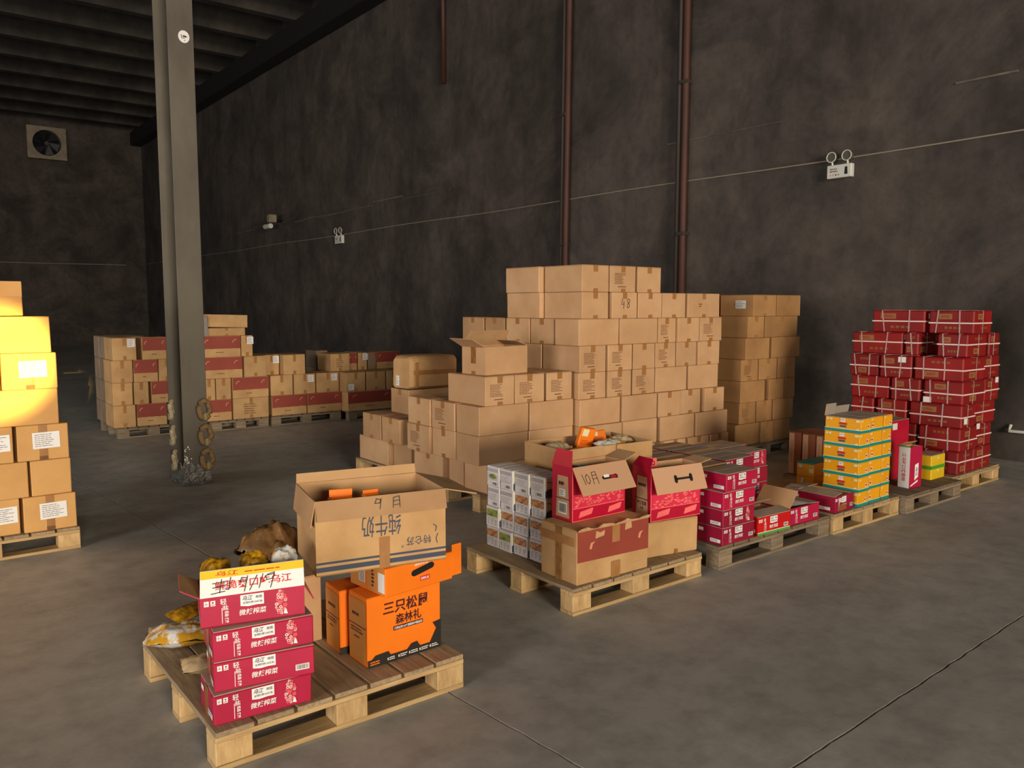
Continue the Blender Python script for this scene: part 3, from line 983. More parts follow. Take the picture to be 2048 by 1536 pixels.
# third pile, right behind
C_ = [[(1502, 1548, 'l'), (1549, 1596, '')], [(1494, 1527, ''), (1528, 1593, '')], [(1488, 1536, '-'), (1541, 1597, '')],
      [(1482, 1516, 'T'), (1518, 1554, ''), (1556, 1590, '')], [(1481, 1530, '-'), (1538, 1568, ''), (1570, 1591, '')],
      [(1481, 1514, 'T'), (1516, 1547, ''), (1549, 1588, '-')], [(1472, 1521, '-'), (1523, 1548, ''), (1550, 1582, '')]]
rows = []
for r, lst in enumerate(C_):
    fr = [(x_at(a, 5.1), x_at(b, 5.1), .43, mk) for a, b, mk in lst]
    rows.append((fr, []))
# first row: the carton with a paper label shows its end to the left
C_noun = 'the right rear pile'
CARD_C = mat('cardboard_ochre_shaded', (178, 134, 84), .85, (156, 114, 70), 3.0, rand=.12, bump=.06, bscale=25)  # ochre cardboard, darkened for the partial shade on this pile
pallet('dark wooden pallet under the right rear carton pile', 6.98, 7.98, 5.08, 6.05, wood=(WOODGY, WOODG, WOODG), seed=8)
for r, (front, left) in enumerate(rows):
    rows[r] = ([(a, b, d, '' if mk == 'l' else mk) for a, b, d, mk in front], [(5.545, 5.98, .43, '')])
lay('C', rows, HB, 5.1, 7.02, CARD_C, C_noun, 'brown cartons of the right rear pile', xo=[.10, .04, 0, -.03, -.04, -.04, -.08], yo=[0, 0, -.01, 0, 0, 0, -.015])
for o in list(COL.objects):
    if o.get('label', '').endswith('second from left in first row down of the right rear pile'):
        sticker(o, 'L', .62, .55, .13, .085, RNG, n=4)
        o['label'] = 'brown carton with white label, second from left atop the right rear pile'

# ------------------------------------------------------------------ left stack in the sunbeam
HL = .2315
yl = 5.93
pallet('wooden pallet under the sunlit carton stack at the left', -.03, .985, 5.90, 6.88, seed=9)
L_ = [[(-.01, .40, '-'), (.405, .882, '-')], [(.27, .59, ''), (.597, .912, 's')], [(-.01, .43, '-'), (.435, .905, '-')],
      [(.30, .645, 's'), (.656, .955, 's')], [(.24, .715, '-'), (.722, .958, '-')], [(.325, .655, 's'), (.668, .975, 's')]]
for r, lst in enumerate(L_):
    k = 5 - r
    for c, (a, b, mk) in enumerate(lst):
        lab = wl(f'{"labelled" if mk == "s" else "plain"} ochre carton, {"left" if c == 0 else "right"} one in the {ORD[r + 1]} row down of the sunlit stack')
        o = carton('carton', lab, 'cartons of the sunlit left stack', a, b, yl + RNG.uniform(-.01, .01), yl + (.485 if mk != '-' else .31), Z0 + k * HL, Z0 + (k + 1) * HL, CARD_Y, flaps=(r == 0))
        o.rotation_euler.z = R(RNG.uniform(-.8, .8))
        if mk == 's':
            add_tape(o, 'Ff', tab=.05)
            w_, d_, h_ = o['dims']; m = MB(); m.box(-.024, .024, -d_ / 2 - .0009, -d_ / 2 + .0005, 0, h_ * .32); m.build('tape', TAPE, o)
            sticker(o, 'F', .56 if c else .72, .56, .155, .105, RNG, n=7, tilt=R(1.0))
    # cartons behind fill the pallet
    o = carton('carton', wl(f'ochre carton at the back of the sunlit stack, {ORD[r + 1]} row down'), 'cartons at the back of the sunlit stack', .12, .60, 6.45, 6.86, Z0 + k * HL, Z0 + (k + 1) * HL, CARD_Y)
zt = Z0 + 6 * HL
o = carton('carton', 'ochre carton standing alone on top of the sunlit stack, set back', None, .33, .80, 6.45, 6.78, zt, zt + .235, CARD_Y, flaps=True)
m = MB(); w_, d_, h_ = o['dims']; m.box(-w_ / 2 + .002, w_ / 2 - .002, -d_ / 2 - .004, -d_ / 2 - .0005, h_ - .105, h_ - .001); m.build('hanging_flap', CARD_Y, o)

# ------------------------------------------------------------------ far cartons with russet bands


def kcarton(x0, x1, y0, y1, z0, z1, kind, lab, group):
    o = carton('banded_carton' if kind == 'b' else 'carton', wl(lab), group, x0, x1, y0, y1, z0, z1, CARD_K if kind != 'g' else mat('dusty_cardboard', (142, 122, 100), .9, (118, 98, 80), 4.0, rand=.12), flaps=True)
    w, d, h = o['dims']
    if kind == 'b':
        p = Pr(frame(w, d, h, 'F'))
        pts = [(0.002, h - .003), (0.002, h * .40)]
        for i in range(9): pts.append((w * (.06 + .11 * i), h * (.40 + (.006 if i % 2 else -.004))))
        pts += [(w - .002, h * .40), (w - .002, h - .003)]
        p.poly(pts, BAND).up()
        for sx in (.10, .80): p.stroke([(w * sx, h * .70), (w * (sx + .02), h * .80), (w * (sx + .08), h * .82)], .010, PEACH)
        p.lines(w * .36, h * .20, w * .58, h * .26, 1, INKB, RNG, .6)
        p.build('printed_band', o)
        add_tape(o, 'T')
    else:
        add_tape(o, 'TFf', tab=h * .36, width=.04)
    if kind == 's': sticker(o, 'F', .78 if kind == 's' else .3, .76, .085, .095, RNG, n=4)
    if kind == 'q': sticker(o, 'F', .25, .25, .085, .085, RNG, n=4)
    if kind == 't':
        p = Pr(frame(w, d, h, 'F')); p.lines(w * .3, h * .2, w * .7, h * .75, 5, INKB, RNG, .4); p.build('printed_text', o)
    return o


def kpile(noun, group, yf, rows, h, z0, dep=.30):
    N = len(rows)
    for r, lst in enumerate(rows):
        for c, q in enumerate(lst):
            a, b, kd = q[:3]
            dy = q[3] if len(q) > 3 else 0
            k = N - 1 - r
            wd = {'b': 'russet banded', 's': 'labelled tan', 'q': 'labelled tan', '': 'tan', 't': 'printed tan', 'g': 'dusty'}[kd]
            lab = f'{wd} carton, {ORD[c + 1]} from left in {ORD[r + 1]} row down of the {noun}'
            kcarton(a, b, yf + dy + RNG.uniform(-.008, .008), yf + dy + dep + (.14 if kd != 'b' else 0), z0 + k * h, z0 + (k + 1) * h, kd, lab, group)


HK, ZK = .272, .132
X1 = lambda p: x_at(p, 10.53, 780)
kp = dict(h=.13, wood=(WOODGY, WOODG, WOODG))
pallet('far pallet under the banded cartons left of the steel column', 2.22, 3.05, 10.53, 11.50, seed=10, **kp)
kpile('pile left of column', 'far cartons left of the column', 10.53, [
    [(X1(228), X1(277), 's'), (X1(288), X1(338), 'b')],
    [(X1(225), X1(268), ''), (X1(269), X1(318), 'b'), (X1(319), X1(352), '')],
    [(X1(225), X1(266), ''), (X1(268), X1(298), ''), (X1(303), X1(352), 'b')],
    [(X1(225), X1(270), ''), (X1(272), X1(333), 'b')]], HK, ZK)
# the column of dusty end faces at its left side
for k in range(4):
    for j, ya in enumerate((10.99, 11.30)):
        lab = f'dusty grey carton, {["lowest", "second up", "third up", "topmost"][k]} at the {"near" if j == 0 else "far"} left side of the far pile'
        o = kcarton(2.20, 2.68, ya, ya + .295, ZK + k * HK, ZK + (k + 1) * HK, 'g', lab, 'dusty cartons at the side of the far pile')
X2 = lambda p: x_at(p, 10.42, 750)
pallet('far pallet right of the steel column under banded cartons', 3.30, 4.05, 10.42, 11.35, seed=11, **kp)
pallet('far pallet under the short row of tan cartons', 4.09, 5.10, 10.42, 11.35, seed=12, **kp)
kpile('pile right of column', 'far cartons right of the column', 10.42, [
    [(X2(404), X2(484), 'b'), (X2(485), X2(508), 's')],
    [(X2(404), X2(486), 'b'), (X2(489), X2(534), ''), (X2(536), X2(565), 's', .10), (X2(567), X2(611), '')],
    [(X2(404), X2(430), ''), (X2(431), X2(462), ''), (X2(464), X2(537), 'b'), (X2(541), X2(586), ''), (X2(588), X2(631), 's'), (X2(633), X2(678), 's')],
    [(X2(404), X2(462), 'b'), (X2(464), X2(536), 't'), (X2(543), X2(613), 'b'), (X2(614), X2(683), 'b')]], HK, ZK)
zk = ZK + 4 * HK
kcarton(X2(420), X2(496), 10.46, 10.80, zk, zk + .10, '', 'flat tan carton lying on top of the far banded pile', None)
o = rim_box('carton_tray', 'tan open carton tray tilted on top of the far pile', 'box', None, .50, .34, .16, (X2(462), 10.63, zk + .107), 2, CARD_K, CARD_IN)
o.rotation_euler = (0, R(1.5), R(-2))
o = carton('carton', 'small pale grey carton on top of the far pile, beside the column', None, X2(396), X2(421), 10.44, 10.66, zk, zk + .245, mat('grey_cardboard', (140, 132, 126), .8))
X3 = lambda p: x_at(p, 10.22, 780)
X3b = lambda p: x_at(p, 10.62, 720)
pallet('far pallet right behind the low carton end', X3(688) + .07, X3(800) + .02, 10.22, 11.15, seed=13, **kp)
kpile('far low pile', 'far cartons by the wrapped carton', 10.22, [
    [(X3(693), X3(732), 'q'), (X3(734), X3(772), ''), (X3(774), X3(800), '')],
    [(X3(696), X3(788), 'b'), (X3(790), X3(806), '')]], HK, ZK)
z3 = ZK + 2 * HK
kpile('far top tier', 'far cartons in the top row', 10.60, [
    [(X3b(657), X3b(696), 't', -.04), (X3b(697), X3b(713), 'b'), (X3b(715), X3b(733), 's'), (X3b(735), X3b(751), 'g'), (X3b(752), X3b(800), 'b')]], .25, z3)
X4 = lambda p: x_at(p, 11.42, 720)
for k in range(3):
    kcarton(X4(632), X4(656), 11.42, 11.8, ZK + k * HK, ZK + (k + 1) * HK - (.02 if k == 2 else 0), 'g', f'dusty carton, {["lowest", "middle", "topmost"][k]} of the narrow column between the far piles', 'narrow column of dusty cartons')
for k in range(2):
    kcarton(X4(658), X4(686), 11.42, 11.8, ZK + k * HK, ZK + (k + 1) * HK, 'g', f'dusty carton, {["lower", "upper"][k]} of two behind the printed far carton', 'dusty cartons behind the printed carton')
pallet('far pallet in the gap between the two far piles', X4(628), X4(690), 11.40, 12.2, seed=14, **kp)

# ------------------------------------------------------------------ front pallets
P1 = pallet('light wooden pallet nearest the camera, holding red and orange boxes', .83, 1.86, 2.70, 3.66, seed=21, nd=7)
P2 = pallet('wooden pallet under the white nut boxes and the banded carton', 2.745, 3.775, 2.985, 3.95, seed=22)
P3 = pallet('grey weathered pallet under the dark red pickle cartons', 3.94, 5.16, 2.985, 3.97, seed=23, wood=(WOODGY, WOODG, WOODG), nd=8)
P4 = pallet('light wooden pallet under the yellow carton stack', 5.20, 6.12, 2.97, 3.92, seed=24)
P5 = pallet('grey pallet under the standing red bag and small yellow boxes', 6.16, 7.10, 2.93, 4.02, seed=25, wood=(WOODGY, WOODG, WOODG), nblock=(3, 3))
P6 = pallet('wooden pallet under the strapped red cartons by the wall', 7.14, 8.10, 3.02, 4.12, seed=26)
D = Z0

# ---- dark red pickle cartons
PW, PD, PH = .355, .215, .1115


def pickle_print(o, orn=True, code=False, mark=True):
    w, d, h = o['dims']
    p = Pr(frame(w, d, h, 'F'))
    # two small white panels
    for a in (.035, .095):
        p.rect(w * a, h * .70, w * (a + .045), h * .87, WHITE)
    p.up(); p.rect(w * .052, h * .72, w * .056, h * .86, CRIM_D); p.rect(w * .04, h * .77, w * .075, h * .785, CRIM_D); p.disc(w * .117, h * .81, w * .01, h * .03, CRIM_D, 8); p.rect(w * .1, h * .73, w * .135, h * .75, CRIM_D)
    p.k = 0
    p.text('轻', w * .185, h * .70, w * .245, h * .90, WHITE, .01).text('盐', w * .205, h * .53, w * .262, h * .68, WHITE, .01)
    p.rect(w * .197, h * .10, w * .203, h * .60, WHITE)
    p.text('低盐', w * .225, h * .30, w * .262, h * .50, WHITE, .02, rot=-90).text('健康', w * .225, h * .10, w * .262, h * .27, WHITE, .02, rot=-90)
    p.poly([(w * .375, h * .58), (w * .45, h * .545), (w * .53, h * .57), (w * .60, h * .56), (w * .60, h * .93), (w * .375, h * .93)], WHITE).up()
    p.text('乌江', w * .395, h * .74, w * .49, h * .90, INKN, .02, shear=.3).text('榨菜', w * .52, h * .77, w * .585, h * .87, INKN, .015)
    p.text('全球热销150亿包', w * .395, h * .63, w * .585, h * .71, INKN, .02)
    p.k = 0
    p.text('微辣榨菜', w * .36, h * .27, w * .62, h * .47, WHITE, .012, shear=.15)
    rg = random.Random(3)
    if orn:
        for i in range(22):
            t = i / 21; cy = h * (.16 + .74 * t); sp = w * .055 * math.sin(math.pi * (t * .8 + .15))
            for q in range(2):
                rr = w * rg.uniform(.009, .018)
                p.ring(w * .765 + rg.uniform(-sp, sp), cy, rr * .55, rr, PINK if i % 3 else WHITE, 9)
        p.poly([(w * .79, h * .14), (w * .83, h * .12), (w * .815, h * .3), (w * .80, h * .33)], WHITE)
    if code:
        p.rect(w * .80, h * .22, w * .94, h * .42, STICK).up(); p.barcode(w * .81, h * .25, w * .93, h * .40, rg)
    p.build('printed_design', o)
    # end face
    p = Pr(frame(w, d, h, 'L'))
    p.rect(d * .55, h * .14, d * .92, h * .33, STICK).up().lines(d * .58, h * .17, d * .88, h * .31, 2, GREY, rg, .5)
    p.k = 0; p.rect(d * .12, h * .62, d * .30, h * .80, WHITE)
    p.build('end_label', o)


def pickle(x, y, z, rot, lab, group, mt=None, orn=True, code=False, tape=True, corner=True, w=PW, d=PD, h=PH):
    """x, y = front left bottom corner"""
    c, s_ = math.cos(R(rot)), math.sin(R(rot))
    cx, cy = x + c * w / 2 - s_ * d / 2, y + s_ * w / 2 + c * d / 2
    o = carton('pickle_carton', wl(lab), group, cx - w / 2, cx + w / 2, cy - d / 2, cy + d / 2, z, z + h, mt or CRIM, flaps=True, rot=rot, topmat=CARD_TOP)
    pickle_print(o, orn, code)
    if tape:
        m = MB(); ww, dd, hh = o['dims']; m.box(-ww / 2 - .001, -ww / 2 + .0004, -.022, .022, 0, hh); m.build('tape', TAPE_D, o)
    return o


grp = 'red pickle cartons on the near pallet'
pickle(.838, 2.745, D, -5.4, 'red pickle carton, bottom one of the near stack of four', grp)
pickle(.848, 2.762, D + PH, -11, 'red pickle carton with barcode, second from bottom of near stack', grp, orn=False, code=True)
pickle(.847, 2.755, D + 2 * PH, -8.5, 'red pickle carton, third from bottom of the near stack', grp)
# open top carton
rot = -14.5; zt = D + 3 * PH
c, s_ = math.cos(R(rot)), math.sin(R(rot)); w, d, h = PW, PD, PH
bx, by = .826, 2.806
o = rim_box('open_pickle_carton', 'opened red pickle carton atop the near stack, white flap raised', 'box', grp, w, d, h, (bx + c * w / 2 - s_ * d / 2, by + s_ * w / 2 + c * d / 2, zt + .0006), rot, CRIM, CARD_IN)
pickle_print(o)
f, fi, fo, W = flap(o, 'F', .098, 4, WHITE, CARD_IN, .003)
p = Pr(fo)
p.rect(0.003, .068, W - .003, .0975, LEMON).up()
p.text('鲜脆爽口吃乌江', W * .14, .024, W * .87, .056, INKR, .012)
p.text('乌江', W * .15, .074, W * .36, .092, INKR, .015, shear=.3).lines(W * .42, .076, W * .8, .086, 1, INKR, RNG, .4)
p.up()
a, b = W * .12, .01
p.stroke([(a, b + .040), (a + .05, b + .044)], .003, INK).stroke([(a + .03, b + .052), (a + .022, b + .004)], .003, INK).stroke([(a - .006, b + .002), (a + .04, b + .008)], .003, INK).stroke([(a + .06, b + .056), (a + .052, b + .012), (a + .040, b + .016)], .003, INK).stroke([(a, b + .024), (a + .046, b + .03)], .003, INK)
a = W * .38
p.stroke([(a + .022, b + .046), (a + .004, b + .05), (a - .002, b + .034), (a + .02, b + .034), (a + .024, b + .054), (a + .012, b - .002)], .003, INK)
p.stroke([(a + .056, b + .052), (a + .03, b + .0)], .003, INK).stroke([(a + .076, b + .054), (a + .062, b + .004)], .003, INK)
a = W * .62
p.stroke([(a + .006, b + .05), (a + .03, b + .056), (a + .026, b + .034), (a + .004, b + .030), (a + .0, b + .046), (a + .03, b + .05), (a + .016, b + .0)], .003, INK)
p.build('printed_flap_text', f)
flap(o, 'L', .07, 62, CRIM, CARD_IN, .01)
flap(o, 'R', .07, 150, CRIM, CARD_IN, .01)
flap(o, 'B', .095, 118, CRIM, CARD_IN, .004)
m = MB(); m.box(-w / 2 + .006, w / 2 - .006, -d / 2 + .006, d / 2 - .006, PH - .04, PH - .03); m.build('inner_sheet', CARD_IN, o)
zi = zt + PH - .004
for i, (dx, dy, rz, ry, mt, nm) in enumerate(((-.112, .045, 0, 8, GOLDF, 'gold foil snack bag lying open in the top red carton, left'), (.03, .03, 0, -10, GOLDF, 'gold foil snack bag in the top red carton, middle'), (.11, .005, 80, 6, CLEAR, 'pale snack bag at the right in the top red carton'))):
    q = pillow('snack_bag', None, .105, .10, .105, 3 + i * 7.7, mt, (o.location.x + dx, o.location.y + dy, zi + .01), (R(22), R(ry * .4), R(rz - 14)))
    tag(q, nm, 'bag', 'snack bags in the top red carton')

# loose bags on the pallet's left
q = pillow('noodle_bag', None, .29, .19, .085, 1.3, CLEAR, (.96, 3.53, D + .008), (0, 0, R(-22))); tag(q, 'clear plastic bag with golden print lying at the pallet corner', 'bag', 'loose bags on the near pallet')
q = pillow('noodle_bag', None, .17, .12, .035, 8.1, GOLDF, (1.00, 3.56, D + .112), (R(4), R(-5), R(15))); tag(q, 'golden foil bag lying on top of the clear bag', 'bag', 'loose bags on the near pallet')
q = pillow('noodle_bag', None, .22, .14, .055, 4.4, BEIGEF, (.98, 3.21, D + .006), (0, 0, R(-12))); tag(q, 'beige plastic bag lying half behind the red stack', 'bag', 'loose bags on the near pallet')

# brown carton and film behind the stack
o = carton('carton', 'worn brown carton between the red stack and the orange boxes', None, 1.15, 1.46, 3.20, 3.53, D, D + .30, CARD_D, flaps=True, tape='TFf')
q = pillow('film_bundle', None, .26, .22, .17, 6.6, BROWNF, (1.33, 3.42, D + .315), (R(4), R(-4), R(25)), amp=1.5); tag(q, 'crumpled brown plastic film heaped on the worn brown carton', 'film')

# orange gift boxes


TANO = mat('ochre_tan_print', (206, 138, 62), .5)


def orange_side(o, f='L'):
    w, d, h = o['dims']
    W = d if f == 'L' else w
    p = Pr(frame(w, d, h, f))
    p.rect(W * .04, h * .05, W * .93, h * .93, TANO).up()
    p.rect(W * .04, h * .545, W * .93, h * .56, INKM)
    p.lines(W * .14, h * .44, W * .84, h * .52, 2, INKM, RNG, .5).lines(W * .3, h * .36, W * .66, h * .40, 1, INKM, RNG, .5)
    p.lines(W * .22, h * .68, W * .75, h * .74, 1, INKM, RNG, .7)
    p.build('side_print', o)


oz = D
ob = carton('orange_gift_box', 'orange gift box in front, dark bold lettering across its face', 'orange gift boxes', 1.472, 1.832, 2.825, 2.985, oz, oz + .29, ORANGE, rot=1.5)
orange_side(ob)
w, d, h = ob['dims']
p = Pr(frame(w, d, h, 'F'))
p.rect(0, 0, w, h * .11, INK)
p.poly([(w * .05, h * .11), (w * .30, h * .11), (w * .27, h * .17), (w * .1, h * .16)], INK)
p.poly([(w * .52, h * .11), (w * .70, h * .11), (w * .66, h * .19), (w * .58, h * .18)], INK)
p.poly([(w * .84, h * .11), (w, h * .11), (w, h * .42), (w * .88, h * .40), (w * .93, h * .3)], INK).up()
p.text('三只松鼠', w * .21, h * .70, w * .82, h * .89, INKM, .018, shear=.05)
p.text('森林礼', w * .37, h * .525, w * .72, h * .675, INKM, .015)
p.rect(w * .34, h * .445, w * .74, h * .505, INKM).up()
p.text('风靡全球138个国家的中国品牌', w * .35, h * .455, w * .73, h * .495, WHITE, .02)
p.lines(w * .03, h * .025, w * .2, h * .09, 2, ORANGE, RNG, .5)
for i in range(5): p.lines(w * (.28 + .145 * i), h * .03, w * (.38 + .145 * i), h * .085, 2, WHITE, RNG, .45).disc(w * (.262 + .145 * i), h * .057, w * .009, h * .022, CREAM, 8)
p.build('printed_design', ob)
ob2 = carton('orange_gift_box', 'orange gift box standing behind the front one, half hidden at left', 'orange gift boxes', 1.45, 1.81, 3.00, 3.155, oz, oz + .275, ORANGE, rot=-3)
orange_side(ob2)
p = Pr(frame(*ob2['dims'], 'F')); p.rect(0, 0, .34, .03, INK); p.build('printed_band', ob2)
# upper one lies on top with a carrying slot
uw, ud, uh = .345, .26, .118
uz = oz + .2905
m = MB()
m.box(-uw / 2, uw / 2, -ud / 2, ud / 2, 0, uh, 0, .003)
ou = m.build('orange_gift_box', ORANGE, None, (1.70, 2.93, uz), (0, 0, R(5.5)))
tag(ou, 'orange gift box with carry slot lying on top of the two standing ones', 'box', 'orange gift boxes'); ou['dims'] = (uw, ud, uh)
p = Pr(frame(uw, ud, uh, 'L')); p.rect(ud * .02, uh * .04, ud * .47, uh * .97, TANO).rect(ud * .50, uh * .04, ud * .97, uh * .97, TANO).up()
p.rect(ud * .26, uh * .25, ud * .44, uh * .86, STICK).rect(ud * .80, uh * .12, ud * .98, uh * .8, STICK).lines(ud * .62, uh * .2, ud * .7, uh * .85, 5, INKM, RNG, .6).up()
for i in range(9): p.rect(ud * .28, uh * (.29 + .06 * i), ud * .42, uh * (.315 + .06 * i), INK)
p.build('side_print', ou)
p = Pr(frame(uw, ud, uh, 'F'))
pts = []
for i in range(9):
    a = -math.pi / 2 + math.pi * i / 8; pts.append((uw * .66 + .018 * math.cos(a), uh * .66 + .014 * math.sin(a) + .008))
for i in range(9):
    a = math.pi / 2 + math.pi * i / 8; pts.append((uw * .42 + .018 * math.cos(a), uh * .60 + .014 * math.sin(a)))
p.poly(pts, DARK)
p.text('森林大礼包', uw * .42, uh * .84, uw * .62, uh * .92, WHITE, .02)
p.rect(uw * .50, uh * .26, uw * .64, uh * .42, INKR).up().text('坚果礼盒', uw * .51, uh * .29, uw * .63, uh * .39, WHITE, .02)
p.build('printed_design', ou)
m = MB(); m.box(uw / 2 - .002, uw / 2 + .05, -ud / 2, -ud / 2 + .004, .012, uh + .03, 0, .001); m.build('side_flap', ORANGE, ou)

# big open milk carton on top
mz = uz + uh + .0008
mw, md, mh = .535, .36, .298
rot = -12.2
ax, ay = 1.283, 2.862
c, s_ = math.cos(R(rot)), math.sin(R(rot))
o = rim_box('milk_carton', 'large open brown carton with navy stripes lying atop the orange boxes', 'box', None, mw, md, mh, (ax + c * mw / 2 - s_ * md / 2, ay + s_ * mw / 2 + c * md / 2, mz), rot, CARD_K, CARD_IN)
p = Pr(frame(mw, md, mh, 'F'))
p.rect(0, mh * .055, mw, mh * .12, INKN).rect(0, mh * .155, mw, mh * .185, INKN)
p.text('纯牛奶', mw * .34, mh * .44, mw * .64, mh * .73, INKN, .004, rot=180)
p.text('特仑苏', mw * .68, mh * .26, mw * .88, mh * .38, INKN, .006, rot=180)
p.stroke([(mw * .90, mh * .52), (mw * .925, mh * .48), (mw * .915, mh * .42)], .004, INKN).stroke([(mw * .935, mh * .38), (mw * .92, mh * .32), (mw * .93, mh * .25)], .004, INKN).ring(mw * .65, mh * .26, .003, .005, INKN, 8)
p.build('printed_design', o)
m = MB(); m.box(mw * -.03, mw * .05, -md / 2 - .0022, -md / 2 - .0012, 0, mh * .43); m.build('tape', TAPE, o)
f, fi, fo, W = flap(o, 'F', .080, 166, CARD_K, CARD_D, .003, bend=.006)
p = Pr(fi); p.k = 6
# handwritten "9 month" mark, read upright on the hanging flap: v runs down, so mirror both axes
p.u, p.vv, p.o = p.u, -p.vv, p.o + p.vv * .080
a, b = W * .44, .016
p.n = p.n
p.stroke([(a + .022, b + .046), (a + .006, b + .052), (a - .002, b + .034), (a + .018, b + .034), (a + .024, b + .05), (a + .016, b + .004)], .0032, INK)
a = W * .57
p.stroke([(a, b), (a + .006, b + .050), (a + .030, b + .054), (a + .030, b + .002), (a + .022, b + .006)], .0032, INK).stroke([(a + .007, b + .036), (a + .028, b + .038)], .003, INK).stroke([(a + .006, b + .02), (a + .028, b + .022)], .003, INK)
p.build('handwriting', f)
flap(o, 'L', .105, 171, CARD_D, CARD_D, .012)
f, fi, fo, W = flap(o, 'R', .15, 104, CARD_K, CARD_IN, .012)
p = Pr(fi); p.k = 4; p.stroke([(W * .5, .06), (W * .46, .09), (W * .52, .10)], .003, INK).stroke([(W * .6, .05), (W * .62, .085), (W * .56, .10)], .003, INK); p.build('handwriting', f)
flap(o, 'B', .10, 6, CARD_D, CARD_IN, .004, h=mh - .06)
for i, (dx, sz, lab) in enumerate(((-.12, (.10, .05, .05), 'small orange packet leaning at the left rim of the open striped carton'), (.0, (.07, .05, .045), 'small orange packet at the middle of the open striped carton'))):
    m = MB(); m.box(-sz[0] / 2, sz[0] / 2, -sz[1] / 2, sz[1] / 2, 0, .27, 0, .008)
    q = m.build('orange_packet', ORANGE, None, (o.location.x + dx * c + .05 * s_ + (-.02 if i == 0 else 0), o.location.y + dx * s_ - .04, mz + .012 + (.04 if i == 0 else .03)), (0, R(1.5 - 3 * i), R(rot)))
    q.location.z = mz + .008
    tag(q, lab, 'packet', 'orange packets in the striped carton')
    p = Pr(((-sz[0] / 2, -sz[1] / 2, 0), (1, 0, 0), (0, 0, 1), (0, -1, 0))); p.rect(sz[0] * .3, .2, sz[0] * .36, .265, INKR); p.build('printed_line', q)
    m = MB(); m.box(-sz[0] / 2 + .003, sz[0] / 2 - .003, -.003, .003, .27, .30 if i == 0 else .285, 0, .001); m.build('seal', ORANGE, q)

# ---- banded carton in front with the gift boxes
BH = .292
o = carton('banded_carton', 'large carton with russet band and taped end on the second pallet', None, 2.795, 3.326, 3.005, 3.312, D, D + BH, CARD_K, flaps=True, rot=-1.6)
w, d, h = o['dims']
p = Pr(frame(w, d, h, 'F'))
pts = [(.003, h - .004), (.003, h * .42)] + [(w - .003, h * .385), (w - .003, h - .004)]
p.poly(pts, BAND).up()
p.poly([(w * .24, h * .80), (w * .36, h * .83), (w * .37, h * .93), (w * .31, h * .90), (w * .25, h * .94)], CARD_IN).poly([(w * .65, h * .84), (w * .75, h * .86), (w * .74, h * .98), (w * .66, h * .97)], CARD_IN)
for sx in (.16, .84): p.poly([(w * sx, h * .64), (w * (sx + .02), h * .74), (w * (sx + .08), h * .76), (w * (sx + .045), h * .71), (w * (sx + .03), h * .62)], PEACH)
p.lines(w * .78, h * .16, w * .9, h * .19, 1, TANP, RNG, .6)
p.build('printed_band', o)
m = MB(); m.box(-.02, .045, -d / 2 - .0025, -d / 2 - .0012, 0, h * .30); m.build('tape', TAPE, o); m = MB(); m.box(-.015, .04, -d / 2 - .0025, -d / 2 - .0012, h * .66, h); m.build('tape', TAPE, o)
m = MB(); m.box(-w / 2 - .0012, -w / 2, -.03, .022, 0, h); m.build('tape', TAPE_D, o)
m = MB(); m.box(-w / 2 - .0022, -w / 2 - .0011, -d / 2 + .02, d / 2, h * .70, h * .86); m.build('tape', TAPE, o)
m = MB()
rg = random.Random(4)
vs = []; n = 24
for i in range(n + 1):
    x = -w / 2 + w * i / n; vs += [(x, -d / 2 - .003, h - .006), (x, -d / 2 - .012 + rg.uniform(-.003, .004), h + .010 + .006 * math.sin(i * .9) + rg.uniform(-.002, .004))]
m.add(vs, [(2 * i, 2 * i + 2, 2 * i + 3, 2 * i + 1) for i in range(n)] + [(2 * i + 1, 2 * i + 3, 2 * i + 2, 2 * i) for i in range(n)])
m.build('torn_edge', CARD_IN, o)
o = carton('carton', 'plain tan carton under the right red gift box, second pallet', None, 3.40, 3.835, 3.075, 3.42, D, D + .208, CARD_K, flaps=True, rot=-11, tape='T')
m = MB(); w, d, h = o['dims']; m.box(.04, .065, -d / 2 - .0012, -d / 2, 0, .03); m.build('tape', TAPE_D, o)


